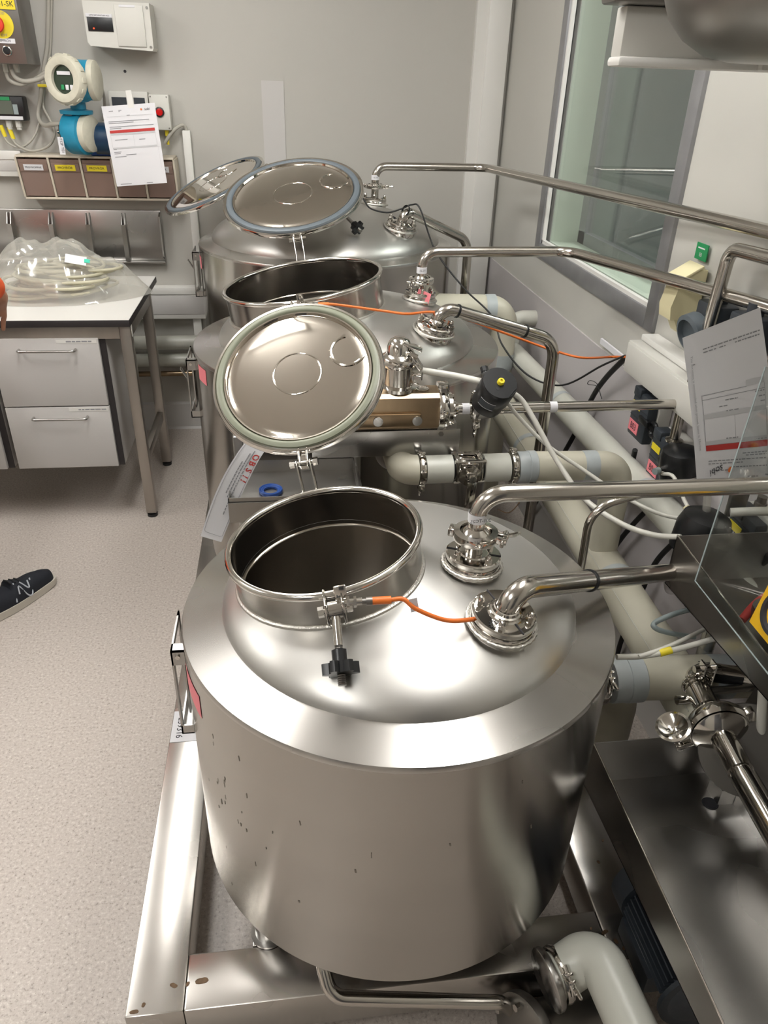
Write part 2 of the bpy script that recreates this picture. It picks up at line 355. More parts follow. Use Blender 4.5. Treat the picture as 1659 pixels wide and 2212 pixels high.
# ---------------------------------------------------------------- skid frame
sk = thing('skid_frame', 'welded stainless skid frame of box beams under the three tanks', 'frame', (.177, 2.1, 0))
ZS = .15
for lo, hi in (((-.331, .743, .05), (-.228, 3.6, ZS)), ((.581, .743, .05), (.684, 3.6, ZS)), ((-.228, .743, .05), (.581, .846, ZS)), ((-.228, 1.40, .05), (.581, 1.5, ZS)), ((-.228, 1.62, .05), (.581, 1.72, ZS)),
               ((-.228, 2.55, .05), (.581, 2.65, ZS)), ((-.228, 3.5, .05), (.581, 3.6, ZS))):
    MB().box(lo, hi, .004).build('beam', M['skid'], sk)
for x in (-.28, .63):
    for y in (.8, 1.56, 2.6, 3.55):
        MB().cyl((x, y, .0), (x, y, .012), .035, n=20).cyl((x, y, .012), (x, y, .05), .012, n=12).build('foot', M['dsat'], sk)
for x in (-.108, .34): MB().box((x, .847, .141), (x+.125, .935, ZS), .002).build('leg_plate', M['skid'], sk)
st = MB()
rs = random.Random(3)
def blob(mb, x, y, z, r, n=12):
    ph = rs.random()*6; k = [r*(.75+.25*math.sin(ph+2*PI*i/n*2)+.12*rs.random()) for i in range(n)]
    mb.add([(x+k[i]*1.3*math.cos(2*PI*i/n), y+k[i]*math.sin(2*PI*i/n), z) for i in range(n)], [tuple(range(n))])
for x, y, r in ((-.315, .752, .006), (-.25, .79, .006), (-.225, .79, .004), (-.2, .793, .009), (-.3, .762, .004), (.585, .80, .006), (.6, .78, .005), (.572, .79, .004), (.61, .765, .004), (.592, .772, .006), (.64, .88, .003), (.63, .95, .004), (.62, .77, .003), (.645, .84, .003), (.66, 1.0, .003), (.575, .76, .005), (.56, .81, .003), (.555, .77, .004)):
    blob(st, x, y, ZS+.0004, r)
st.build('stain', M['rust'], sk, smooth=False)['kind'] = 'stuff'
cd_ = thing('paper_card', 'white card lettered P239316 lying on the skid beside the front tank', 'card', (-.28, 1.43, ZS+.001))
MB().box((-.3285, 1.383, ZS+.0006), (-.232, 1.49, ZS+.0013)).build('sheet', M['paper'], cd_, smooth=False)
text('P239316', (-.308, 1.437, ZS+.0017), (0, -1, 0), (1, 0, 0), .024, M['ink'], cd_)
MB().box((-.26, 1.44, ZS+.0014), (-.245, 1.485, ZS+.0017)).build('blue_print', M['blue'], cd_, smooth=False)

# ---------------------------------------------------------------- parts shared by the tanks
def starknob(par, c, ax, r, name='knob'):
    c = V(c); u, v, w = frame(ax); k = MB(); pl = []
    for i in range(48):
        a = 2*PI*i/48; q = r*(.86+.16*math.tanh(2.4*math.cos(6*a))); pl.append((q*math.cos(a), q*math.sin(a)))
    k.prism(pl, c-w*r*.3, u, v, w, r*.6); k.cyl(c-w*r*1.0, c-w*r*.25, r*.42, n=20)
    return k.build(name, M['black'], par)

def acorn(par, p, n, s=.0075):
    p = V(p); n = V(n).normalized(); b = MB(); b.cyl(p, p+n*s*.3, s*1.25, n=16); b.cyl(p+n*s*.3, p+n*s*1.4, s, n=6)
    b.lathe([(s*.8, 0), (s*.78, s*.5), (s*.5, s*1.0), (0, s*1.2)], p+n*s*1.4, n, 12); return b.build('bolt', M['pol'], par)

def nozzle(par, p, n, rf, k=4, ph=.4):
    """flanged dome nozzle: weld collar, two flange discs, hub ring and acorn-nut bolts"""
    p = V(p); n = V(n).normalized(); u, v, w = frame(n)
    wl = MB(); pts = [p + (u*math.cos(2*PI*i/60)+v*math.sin(2*PI*i/60))*(rf*1.05+.0012*(i % 2)) - n*.001 for i in range(60)]
    wl.tube(pts, .0032, 8, closed=True); fl = MB().lathe([(0, -.02), (rf, -.02), (rf, .006), (rf-.001, .008), (rf-.004, .008), (rf-.004, .010), (rf-.001, .010), (rf-.0005, .012), (rf-.0005, .018), (rf-.003, .02), (rf*.55, .02), (rf*.5, .022), (rf*.34, .022), (0, .022)], p, n, 56).build('flange', M['pol'], par)
    wl.build('weld_bead', M['weld'], fl)
    for i in range(k):
        a = ph+2*PI*i/k; q = p+(u*math.cos(a)+v*math.sin(a))*rf*.78+n*.019; acorn(fl, q, n, rf*.135)
    for a in (ph+PI/k, ph+PI/k+PI):
        d = u*math.cos(a)+v*math.sin(a); MB().obox(p+d*rf*.76+n*.0195, d, n.cross(d), n, rf*.42, .0016, .004).build('flange_split', M['ink'], fl)
    return p+n*.022

def triclamp(par, c, ax, r, wd, name='clamp'):
    """hinged pipe clamp: two half bands, ears, wing nut towards wd"""
    c = V(c); ax = V(ax).normalized(); wd = V(wd); wd = (wd-ax*wd.dot(ax)).normalized(); sd = ax.cross(wd)
    b = MB(); b.lathe([(r*.72, -.009), (r, -.007), (r*1.04, 0), (r, .007), (r*.72, .009), (r*.72, -.009)], c, ax, 40)
    for s in (-1, 1): b.obox(c+wd*(r*1.15)+sd*s*.006, wd, sd, ax, r*.55, .006, .013, .0012)
    b.obox(c-wd*(r*1.08), wd, sd, ax, r*.3, .02, .014, .0015)
    b.cyl(c-wd*r*1.1-ax*.009, c-wd*r*1.1+ax*.009, .0028, n=8)
    k = b.build(name, M['pol'], par)
    w = MB(); q = c+wd*(r*1.28); w.cyl(q-sd*.022, q+sd*.026, .0032, n=10)
    w.cyl(q+sd*.009, q+sd*.018, .0065, n=12)
    for s in (-1, 1):
        w.tube([q+sd*.014+wd*s*.004, q+sd*.02+wd*s*.013, q+sd*.03+wd*s*.021], [.0035, .0042, .003], 8)
    w.build('wing_nut', M['pol'], k); return k

class Tank:
    pass
def make_tank(c, r, zb, zt, ri, zi, h, hC, hn, hR, lC, ln, lR, label, gasket, pref, hinge_dir, sight, clampdir, rod_end, knob_r, pink, neckr=None):
    t = thing('process_tank', label, 'tank', (c[0], c[1], zb), 'stainless process tanks')
    cx, cy = c; hC = V(hC); hn = V(hn).normalized(); rn = neckr or hR-.008
    def dz(x, y):
        d = math.hypot(x-cx, y-cy)/ri; return zi + h*math.sqrt(max(0., 1-d**2.2))
    def dn(x, y):
        e = .004; return V((-(dz(x+e, y)-dz(x-e, y))/(2*e), -(dz(x, y+e)-dz(x, y-e))/(2*e), 1)).normalized()
    # jacket and shoulder
    MB().lathe([(0, zb), (r-.004, zb), (r, zb+.004), (r, zt-.009)], (cx, cy, 0), n=128).build('jacket', M['jacket'], t)
    MB().lathe([(r+.0005, zt-.011), (r+.0012, zt-.006), (r-.001, zt-.001), (r-.005, zt), (ri+.004, zi-.001), (ri-.004, zi+.002)], (cx, cy, 0), n=128).build('shoulder_ring', M['ring'], t)
    u, v, w = frame(hn, (0, 1, 0)); NA = 96; ang = [2*PI*i/NA for i in range(NA)]; rim = [hC+(u*math.cos(a)+v*math.sin(a))*rn for a in ang]; low = []
    for p in rim:
        a, b = -.3, 0.
        for _ in range(40):
            m_ = (a+b)/2; q = p+hn*m_
            if q.z > dz(q.x, q.y): b = m_
            else: a = m_
        low.append(p+hn*a)
    hx, hy = sum(p.x for p in low)/NA, sum(p.y for p in low)/NA; out = []
    for p in low:
        d = V((p.x-hx, p.y-hy)).normalized(); ox, oy = hx-cx, hy-cy; bq = ox*d.x+oy*d.y; s_ = -bq+math.sqrt(bq*bq-(ox*ox+oy*oy-ri*ri)); out.append((hx+d.x*s_, hy+d.y*s_))
    dm = MB(); NR = 30; vs = []
    for k in range(NR+1):
        tt = 1-(1-k/NR)**2.0
        for i in range(NA):
            x = low[i].x+(out[i][0]-low[i].x)*tt; y = low[i].y+(out[i][1]-low[i].y)*tt; vs.append((x, y, dz(x, y)))
    dm.add(vs, [(k*NA+i, k*NA+(i+1) % NA, (k+1)*NA+(i+1) % NA, (k+1)*NA+i) for k in range(NR) for i in range(NA)])
    dm.build('dome', M['dome'], t, ang=80)
    MB().lathe([(ri-.006, zi-.004), (ri-.006, zb+.10), (ri*.9, zb+.06), (ri*.5, zb+.035), (0, zb+.028)], (cx, cy, 0), n=96).build('inner_vessel', M['inner'], t, ang=60)
    nk = MB(); nk.add([tuple(p) for p in rim]+[tuple(p) for p in low], [(i, (i+1) % NA, NA+(i+1) % NA, NA+i) for i in range(NA)]); nk = nk.build('hatch_neck', M['jacket'], t)
    li = MB(); li.add([tuple(hC+(p-hC)*(1-.0035/rn)) for p in rim]+[tuple(hC+(q-hC)*(1-.0035/rn)-hn*.012) for q in low], [(i, (i+1) % NA, NA+(i+1) % NA, NA+i) for i in range(NA)]); li.build('neck_lining', M['lining'], nk)
    MB().tube([hC+(q-hC)*(1-.0045/rn)-hn*.012 for q in low], .0022, 8, closed=True).build('inner_edge', M['pol'], nk)
    MB().torus(hC, hn, hR-.0065, .0065, 96, 12).build('rolled_rim', M['pol'], nk)
    MB().tube([p+(p-hC)*.004+hn*.0005*(i % 2) for i, p in enumerate(low)], .0042, 8, closed=True).build('weld_bead', M['weld'], nk)
    for a in (212, 328, 90):
        x = cx+(r-.066)*math.cos(math.radians(a)); y = cy+(r-.066)*math.sin(math.radians(a))
        MB().cyl((x, y, ZS), (x, y, zb+.001), .026, n=28).lathe([(.026, 0), (.034, .001), (.034, .006), (.026, .007)], (x, y, ZS), n=28).build('leg', M['sat'], t)
    # lid
    lC = V(lC); ln = V(ln).normalized(); R = lR; hd = V(hinge_dir); hd = (hd-ln*hd.dot(ln)).normalized(); ru = V(pref); ru = (ru-ln*ru.dot(ln)).normalized(); rv = ln.cross(ru)
    ld = MB().lathe([(0, -.026), (R*.4, -.025), (R*.8, -.019), (R*.95, -.012), (R, -.008), (R, .001), (R-.002, .004), (R-.006, .004), (R*.955, .001), (R*.86, .0005)], lC, ln, 96).build('lid', M['pol'], t)
    MB().lathe([(0, .0062), (R*.25, .0061), (R*.5, .0058), (R*.7, .0054), (R*.79, .0046), (R*.815, .002), (R*.828, .0018), (R*.84, .0065), (R*.855, .0068), (R*.862, .0005)], lC, ln, 128).build('underside_plate', M['mirror'], ld, ang=50)
    MB().lathe([(R*.862, .0005), (R*.872, .0075), (R*.90, .009), (R*.925, .0075), (R*.942, .0065), (R*.946, .0005)], lC, ln, 96).build('gasket', gasket, ld, ang=60)
    MB().torus(lC+ln*.0058, ln, R*.275, .0016, 64, 8).build('pressed_ring', M['mirror'], ld)
    sp = lC+ru*R*sight[0]+rv*R*sight[1]
    MB().torus(sp+ln*.0052, ln, R*.2, .0035, 48, 8, math.radians(sight[2]), math.radians(sight[3]), ref=ru).build('pressed_crescent', M['mirror'], ld)
    # hinge: ears on the lid and on the neck joined by a bolt
    e0 = lC+hd*R*.985; hb = (hC-lC); hb = hb-hd*0
    piv = e0+hd*.022-ln*.004; side = hd.cross(ln).normalized()
    hg = MB()
    for s in (-1, 1):
        hg.obox(e0+hd*.008+side*s*.0075-ln*.004, hd, side, ln, .05, .003, .016, .001)
    hg.obox(e0+hd*.018-ln*.008, hd, side, ln, .03, .016, .003)
    rd = (piv-hC); rd = (rd-hn*rd.dot(hn)).normalized(); foot = hC+rd*(rn+.0125)-hn*.02
    for s in (-1, 1):
        d = (foot-piv); hg.obox((foot+piv)/2+side*s*.0125, d, side, d.cross(side), d.length+.012, .003, .018, .001)
    hg.cyl(piv-side*.024, piv+side*.024, .0038, n=12).cyl(piv-side*.026, piv-side*.017, .0075, n=6).cyl(piv+side*.017, piv+side*.026, .0075, n=6)
    hg.build('hinge', M['pol'], t)
    # swing clamp at the opposite side: fork, eye rod, star knob
    cdv = V(clampdir); cdv = (cdv-hn*cdv.dot(hn)).normalized(); cs = hn.cross(cdv); p0 = hC+cdv*(hR+.014)-hn*.012; rod = V(rod_end)
    ck = MB()
    for s in (-1, 1): ck.obox(p0-cdv*.008+cs*s*.0125, cdv, cs, hn, .040, .004, .038, .0012)
    ck.cyl(p0-cs*.023, p0+cs*.023, .0042, n=10).cyl(p0-cs*.025, p0-cs*.0165, .008, n=6).cyl(p0+cs*.0165, p0+cs*.025, .008, n=6)
    ck = ck.build('clamp_fork', M['pol'], t)
    d = (rod-p0); dl = d.normalized(); rb = MB(); rb.cyl(p0-cs*.0095, p0+cs*.0095, .013, n=18); rb.cyl(p0, p0+d*.62, .0065, n=14); rb.build('eye_rod', M['pipe'], ck)
    th = MB(); k = 40; a0 = p0+d*.6; a1 = rod+dl*knob_r*.9
    th.lathe([(0, 0)]+[(.0062-.001*(i % 2), (a1-a0).length*i/k) for i in range(k+1)]+[(0, (a1-a0).length)], a0, dl, 12); th.build('thread', M['dsat'], ck)
    starknob(ck, rod, dl, knob_r)
    for a0, a1, z0, z1 in pink:
        MB().lathe([(r+.0008, z0), (r+.0008, z1)], (cx, cy, 0), n=8, a0=math.radians(a0), a1=math.radians(a1), ref=(1, 0, 0)).build('pink_tape', M['pink'], t, fix=False)
    o = Tank(); o.t = t; o.dz = dz; o.dn = dn; o.p0 = p0; o.cdv = cdv; o.cs = cs; o.hn = hn; o.piv = piv; return o

# ---------------------------------------------------------------- the three tanks
T1 = make_tank((.177, 1.03), .366, .313, .824, .300, .836, .08, (.048, 1.03, .958), (-.163, -.002, .987), .163, (.0195, 1.375, 1.112), (-.212, -.578, .788), .168,
               'nearest stainless tank with open hatch, its lid tipped back under the cream gasket', M['gasketc'], (1, 0, 0), (.02, -.8, -.6), (.60, .22, 95, 330), (0.03, -1, 0), (.058, .786, .895), .026, ((-168, -154, .735, .782),))
T2 = make_tank((.177, 2.132), .439, .30, .951, .366, .962, .105, (.051, 2.132, 1.12), (-.154, -.016, .988), .226, (.040, 2.635, 1.279), (-.157, -.369, .916), .232,
               'middle stainless tank with open hatch, its lid tipped back with a blue-grey gasket', M['gasketg'], (1, 0, 0), (.02, -.9, -.35), (.60, .20, 95, 330), (-.1, -1, 0), (.03, 1.83, 1.06), .02, ((-161, -153, .888, .93),))
T3 = make_tank((.171, 3.07), .49, .30, 1.06, .44, 1.072, .12, (.06, 3.03, 1.235), (-.12, 0, .99), .215, (-.27, 3.37, 1.225), (-.411, -.159, .898), .227,
               'rearmost stainless tank near the back wall with its lid swung out to the left', M['gasketg'], (.9, 0, .4), (.85, -.4, .3), (.3, .3, 95, 330), (.5, -.87, 0), (0.2578,2.7000,1.1692), .024, ((-175, -166, .975, 1.02),))

# old splash marks on the flank of the nearest tank
sp_m = MB(); rq = random.Random(11)
for i in range(30):
    a = math.radians(rq.choice((rq.gauss(212, 5), rq.gauss(222, 9), rq.uniform(205, 300)))); z = rq.gauss(.64, .07) if i < 24 else rq.uniform(.36, .78)
    w_ = .0006+.001*rq.random(); h_ = .002+.004*rq.random(); R_ = .3664; t_ = rq.uniform(-.5, .1)
    P = [V((.177+R_*math.cos(a+u/R_), 1.03+R_*math.sin(a+u/R_), z+v)) for u, v in ((-w_, -h_), (w_, -h_), (w_+t_*h_, h_), (-w_+t_*h_, h_))]; sp_m.add([tuple(p) for p in P], [(0, 1, 2, 3)])
sp_m.build('splash_marks', mat('dark_splash', '#8a847b', .5, .8), T1.t, smooth=False)['kind'] = 'stuff'

# nozzles on the domes
def noz(T, px, rf, nz=1., ph=.4, k=4):
    p = V((px[0], px[1], T.dz(px[0], px[1]))); n = (T.dn(px[0], px[1])*nz + V((0, 0, 1))*(1-nz)).normalized()
    return nozzle(T.t, p+n*.008, n, rf, k, ph), n
n1a, d1a = noz(T1, (.291, .998), .046, .5, .75)
n1b, d1b = noz(T1, (.306, .862), .05, .7, .5)
n2a, d2a = noz(T2, (.395, 2.19), .046, .5, .75, 6)
n2b, d2b = noz(T2, (.392, 1.935), .052, .6, .5)
n3a, d3a = noz(T3, (.375, 3.22), .05, .5, .75)
n3b, d3b = noz(T3, (.425, 2.82), .055, .6, .5)
# engraved star mark on the front flange of the nearest tank
q = n1b-d1b*.0015; u_, v_, w_ = frame(d1b)
sm = MB(); sp_ = q+V((-.022, -.028, 0)); sp_ = sp_-d1b*(sp_-q).dot(d1b)+d1b*.0004
sm.torus(sp_, d1b, .0072, .0004, 24, 6)
for i in range(10):
    a = 2*PI*i/10; dd = u_*math.cos(a)+v_*math.sin(a); sm.obox(sp_+dd*.0085, dd, d1b.cross(dd), d1b, .002, .0012, .0006)
sm.build('star_mark', M['ink'], T1.t)
text('NA', sp_+d1b*.0004, (.97, -.1, 0), (0, .8, .4), .007, M['ink'], T1.t, 'engraving')

# card holders on the left flanks
def holder(T, x0, xw, y0, y1, z0, z1, latch=True):
    h = MB(); t = .003
    h.box((x0, y0, z0), (x0+t, y0+.014, z1)); h.box((x0, y1-.014, z0), (x0+t, y1, z1)); h.box((x0, y0, z1-.012), (x0+t, y1, z1)); h.box((x0, y0, z0), (x0+t, y1, z0+.02))
    h.box((x0, y0, z1-t), (xw, y0+.02, z1)); h.box((x0, y0, z0), (xw, y1, z0+t)); h.box((x0, y0, z1-.03), (xw, y0+t, z1)); h.box((x0, y0, z0), (xw, y0+t, z0+.02)); h.box((x0+.012, y0+.03, z0+.02), (x0+.015, y1-.02, z1-.03))
    o = h.build('label_holder', M['sat'], T.t, smooth=False)
    MB().cyl(((x0+xw)/2, y0-.003, z1-.012), ((x0+xw)/2, y0+.004, z1-.012), .004, n=10).build('rivet', M['pol'], o)
    if latch: MB().obox((x0-.010, y0+.03, z1-.05), (-.5, 0, .85), (0, 1, 0), (.85, 0, .5), .04, .02, .002).build('latch', M['sat'], o)
holder(T1, -.208, -.186, .975, 1.085, .597, .785, False)
holder(T2, -.281, -.255, 2.06, 2.19, .745, .918)
holder(T3, -.342, -.315, 2.99, 3.12, .863, 1.03)

# ---------------------------------------------------------------- steel pipework
def pipe(name, label, pts, r, bend, m=None, cat='pipe', group=None, n=20):
    o = thing(name, label, cat, pts[0], group); MB().tube(rpath(pts, bend), r, n).build('tube', m or M['pipe'], o, ang=60); return o
def band(par, p, d, r, w=.006, m=None, name='rubber_band'):
    p = V(p); d = V(d).normalized(); MB().lathe([(r, -w/2), (r+.0018, -w/2), (r+.0022, 0), (r+.0018, w/2), (r, w/2)], p, d, 24).build(name, m or M['black'], par)
def sleeve(par, p, d, r, w, txt=None, face=(0, -1, 0), sz=.008):
    p = V(p); d = V(d).normalized(); MB().lathe([(r+.0006, -w/2), (r+.0006, w/2)], p, d, 24).build('paper_sleeve', M['paper'], par, fix=False)
    if txt:
        f = V(face); f = (f-d*f.dot(d)).normalized(); text(txt, p+f*(r+.0012), d.cross(f)*(-1 if d.z > .5 else 1), d if d.z > .5 else f.cross(d), sz, M['ink'], par)
# nearest tank, rear nozzle: riser, elbow, long run to the right
a = n1a; R1 = .0145
P1 = pipe('vent_pipe', 'steel pipe rising from the rear nozzle of the nearest tank and running right', [a, (a.x, a.y, 1.047), (1.015, a.y, 1.043)], R1, .042)
MB().lathe([(.011, 0), (.011, .02), (.024, .026), (.026, .034), (.024, .038), (.0145, .046)], a, (0, 0, 1), 32).build('ferrule', M['pol'], P1)
triclamp(P1, a+V((0, 0, .032)), (0, 0, 1), .036, (.75, -.35, 0))
sleeve(P1, a+V((0, 0, .066)), (0, 0, 1), R1, .016, '201-TC25', (.1, -1, 0), .0085)
# nearest tank, front nozzle
b = n1b; e = b+d1b*.046; e1 = V(e)
P2 = pipe('overflow_pipe', 'steel pipe with a black rubber band leaving the front nozzle of the nearest tank', [b-d1b*.002, e, (0.7519,1.1538,0.7650), (0.9574,1.4514,0.5000)], .0175, .05)
MB().lathe([(.024, 0), (.024, .003), (.021, .004), (.0195, .008), (.0175, .009)], b, d1b, 28).build('hub', M['pol'], P2)
band(P2, V(e)+(V((0.7519,1.1538,0.7650))-V(e))*.40, V((0.7519,1.1538,0.7650))-V(e), .0175)
# middle tank
a = n2a
P3 = pipe('vent_pipe', 'steel pipe rising from the rear nozzle of the middle tank and bending towards the viewer', [a, (a.x, a.y, 1.186), (.835, a.y, 1.190), (.985, 1.47, 1.222), (1.0, 1.395, 1.225), (1.0, 1.36, .95)], .0145, (.045, .06, .03, .03))
MB().lathe([(.012, 0), (.012, .018), (.024, .024), (.026, .032), (.024, .036), (.0145, .044)], a, (0, 0, 1), 28).build('ferrule', M['pol'], P3)
triclamp(P3, a+V((0, 0, .03)), (0, 0, 1), .036, (-.6, -.8, 0))
sleeve(P3, a+V((0, 0, .06)), (0, 0, 1), .0145, .018, 'TC25', (0, -1, 0), .008)
rt = V((0.4001,2.1500,1.0705)); tag(MB().obox(rt, (.8, -.3, -.3), (.3, .2, 1), (-.3, -1, .2), .04, .028, .0015).build('red_tag', M['pink'], org=rt, smooth=False), 'small red tag tied to the rear nozzle of the middle tank', 'tag')
b = n2b; e = b+d2b*.045; cnr = V((0.7500,1.9727,0.9913))
P4 = pipe('overflow_pipe', 'steel pipe leaving the front nozzle of the middle tank and dropping behind the hoses', [b-d2b*.002, e, cnr, (cnr.x, cnr.y, .1)], .0165, (.045, .07))
MB().lathe([(.03, 0), (.03, .003), (.022, .004), (.018, .008), (.0165, .009)], b, d2b, 28).build('hub', M['pol'], P4)
band(P4, V(e)+(cnr-V(e))*.14, cnr-V(e), .0165); band(P4, V(e)+(cnr-V(e))*.72, cnr-V(e), .0165)
# rear tank
a = n3a
P5 = pipe('vent_pipe', 'steel pipe rising from the rear tank and running along the window', [a, (a.x, a.y, 1.318), (.825, a.y, 1.320), (.98, 1.62, 1.358), (1.0, 1.38, 1.362), (1.0, 1.30, 1.0)], .0155, (.045, .06, .03, .03))
MB().lathe([(.012, 0), (.012, .03), (.024, .036), (.026, .044), (.024, .048), (.0155, .056)], a, (0, 0, 1), 28).build('ferrule', M['pol'], P5)
triclamp(P5, a+V((0, 0, .042)), (0, 0, 1), .038, (.9, -.4, 0))
sleeve(P5, a+V((0, 0, .075)), (0, 0, 1), .0155, .018, 'TC25', (0, -1, 0), .008)
b = n3b; e = b+d3b*.04; cnr = V((0.7200,2.9772,1.0809))
P6 = pipe('overflow_pipe', 'steel pipe leaving the front nozzle of the rear tank and dropping by the white column', [b-d3b*.002, e, cnr, (cnr.x, cnr.y, .35)], .0175, (.045, .08))
band(P6, V(e)+(cnr-V(e))*.02, cnr-V(e), .0175)

# ---------------------------------------------------------------- between the tanks: drip tray, gasket ring, paper strip
def pan(mb, x0, x1, y0, y1, z0, z1, t=.002, zslope=0.):
    """open sheet-metal pan; zslope raises the floor towards y0"""
    b = z0+zslope
    mb.add([(x0,y0,b),(x1,y0,b),(x1,y1,z0),(x0,y1,z0),(x0,y0,b+t),(x1,y0,b+t),(x1,y1,z0+t),(x0,y1,z0+t)], [(0,3,2,1),(4,5,6,7),(0,1,5,4),(1,2,6,5),(2,3,7,6),(3,0,4,7)])
    mb.box((x0, y1-t, z0), (x1, y1, z1)); mb.box((x0, y0, b), (x1, y0+t, z1))
    for x in (x0, x1-t):
        mb.add([(x,y0,b),(x+t,y0,b),(x+t,y1,z0),(x,y1,z0),(x,y0,z1),(x+t,y0,z1),(x+t,y1,z1),(x,y1,z1)], [(0,3,2,1),(4,5,6,7),(0,1,5,4),(1,2,6,5),(2,3,7,6),(3,0,4,7)])
tr = thing('drip_tray', 'shallow stainless drip tray on a stand between the nearest and middle tanks', 'tray', (-.05, 1.5, ZS))
mb = MB(); pan(mb, -.135, .148, 1.405, 1.585, .80, .832); mb.build('pan', M['sat'], tr, smooth=False)
mb = MB(); mb.box((-.135, 1.400, .775), (.148, 1.4035, .822)); mb.build('front_apron', M['sat'], tr, smooth=False)
for lo, hi in (((-.11, 1.605, .862), (.145, 1.63, .884)), ((.145, 1.605, .60), (.167, 1.63, .884)), ((-.132, 1.605, .60), (-.11, 1.63, .884)), ((-.11, 1.605, .60), (.145, 1.63, .62))):
    MB().box(lo, hi, .003).build('stand_bar', M['sat'], tr)
MB().box((-.11, 1.62, .62), (.145, 1.626, .862)).build('stand_panel', M['dsat'], tr, smooth=False)
for x in (-.13, .13):
    MB().box((x, 1.605, ZS), (x+.03, 1.63, .60)).build('post', M['sat'], tr, smooth=False)
    MB().box((x, 1.48, .785), (x+.03, 1.62, .799)).build('arm', M['sat'], tr, smooth=False)
c = V((-0.0469,1.4829,0.8030))
tag(MB().lathe([(.0155, 0), (.0258, 0), (.0262, .001), (.0262, .0065), (.0252, .0075), (.0235, .0075), (.022, .0058), (.019, .0058), (.0178, .0045), (.0155, .0045), (.0155, 0)], c, (0, 0, 1), 56, ).build('gasket_ring', M['blue'], org=c), 'blue rubber gasket ring lying in the drip tray', 'gasket')
# curved warning strip
ps = thing('warning_strip', 'curled white paper strip printed OBS!! in red, hanging over the drip tray', 'paper', (-.17, 1.42, .78))
Lf = [(-0.0964,1.5000,0.9180), (-0.1156,1.4800,0.8992), (-0.1441,1.4500,0.8628), (-0.1702,1.4200,0.8169), (-0.1972,1.3850,0.7538)]; Rt = [(-0.0514,1.5000,0.9023), (-0.0725,1.4800,0.8767), (-0.1022,1.4500,0.8297), (-0.1288,1.4200,0.7842), (-0.1549,1.3850,0.7365)]
LS = spline(Lf, 6); RS = spline(Rt, 6); mb = MB(); k = len(LS)
nrm = [((RS[i]-LS[i]).cross(LS[min(i+1, k-1)]-LS[max(i-1, 0)])).normalized() for i in range(k)]
nrm = [q if q.dot(V((0, 0, 1.6))-LS[i]) > 0 else -q for i, q in enumerate(nrm)]
for off in (0, -.0005): mb.add([tuple(LS[i]+nrm[i]*off) for i in range(k)]+[tuple(RS[i]+nrm[i]*off) for i in range(k)], [(i, i+1, k+i+1, k+i) for i in range(k-1)])
mb.build('sheet', M['paper'], ps, fix=False)
def on_strip(t, s): # t along, s across 0..1
    x = t*(k-1); i = min(int(x), k-2); f_ = x-i; a = LS[i].lerp(LS[i+1], f_); b = RS[i].lerp(RS[i+1], f_); return a.lerp(b, s)+nrm[i]*.0012, (LS[i+1]-LS[i]).normalized(), (b-a).normalized()
for ch, t in (('O', .20), ('B', .28), ('S', .35), ('!', .41), ('!', .45)):
    p, u, v = on_strip(t, .80); text(ch, p, u, v, .019, M['red'], ps, bold=.0004)
pr = MB()
for s, t0, t1 in ((.62, .12, .78), (.50, .18, .62), (.38, .3, .6)):
    t = t0
    while t < t1:
        dl = .015+.02*rs.random(); p, u, v = on_strip(t+dl/2, s); pr.obox(p-v*0, u, v, u.cross(v), dl*.26, .0022, .0002); t += dl+.008
o = pr.build('printed_lines', M['gink'], ps, smooth=False); o['kind'] = 'stuff'
pb = MB(); pb.tube([on_strip(t/20, .07)[0]+V((0, 0, 0)) for t in range(0, 20)]+[on_strip(.96, s/5)[0] for s in range(1, 5)]+[on_strip(.95-t/20, .93)[0] for t in range(0, 17)], .0004, 4); pb.build('printed_border', M['gink'], ps)

# ---------------------------------------------------------------- bronze pump with its valve heads
pm = thing('bronze_pump', 'bronze bodied pump with clamp ring and polished head in front of the middle tank', 'pump', (.24, 1.6, .85))
by, bz = 1.6, .944
prof = [(-.036, -.030), (-.03, -.036), (.03, -.036), (.036, -.03), (.036, -.022), (.03, -.018), (.03, .02), (.036, .022), (.036, .042), (.026, .050), (-.026, .050), (-.036, .042)]
MB().prism(prof, (.08, by, bz), (0, 1, 0), (0, 0, 1), (1, 0, 0), .262).build('body', M['bronze'], pm, smooth=False)
pl = MB(); pl.box((.09, by-.046, bz-.024), (.300, by-.034, bz+.008), .004); pl.build('side_plate', M['bronze'], pm)
for u_x, w_x in (((.200, bz-.008), 0), ((.290, bz-.008), 0)):
    MB().lathe([(0, -.003), (.0112, -.003), (.0118, 0), (.0112, .0022), (0, .003)], (u_x[0], by-.0475, u_x[1]), (0, -1, 0), 28).build('round_cap', M['sat'], pm)
MB().lathe([(0, 0), (.017, 0), (.017, .003), (.014, .004), (0, .004)], (.305, by, bz+.0505), (0, 0, 1), 28).build('top_disc', M['pol'], pm)
cl = MB(); cl.lathe([(.034, -.012), (.047, -.012), (.049, -.009), (.049, .009), (.047, .012), (.034, .012)], (.354, by, bz), (1, 0, 0), 48); cl = cl.build('clamp_ring', M['pol'], pm)
for s in (-1, 1):
    b = MB(); b.box((.34, by-.016, bz+s*.054-.012), (.368, by+.016, bz+s*.054+.012), .005); b.build('clamp_lug', M['pol'], cl)
    MB().cyl((.354, by-.022, bz+s*.054), (.354, by-.014, bz+s*.054), .0065, n=6).build('bolt', M['dsat'], cl)
fl = MB().lathe([(0, 0), (.040, 0), (.040, .010), (.026, .012), (.016, .026), (.013, .028), (.013, .062)], (.366, by, bz), (1, 0, 0), 40).build('end_flange', M['pol'], pm)
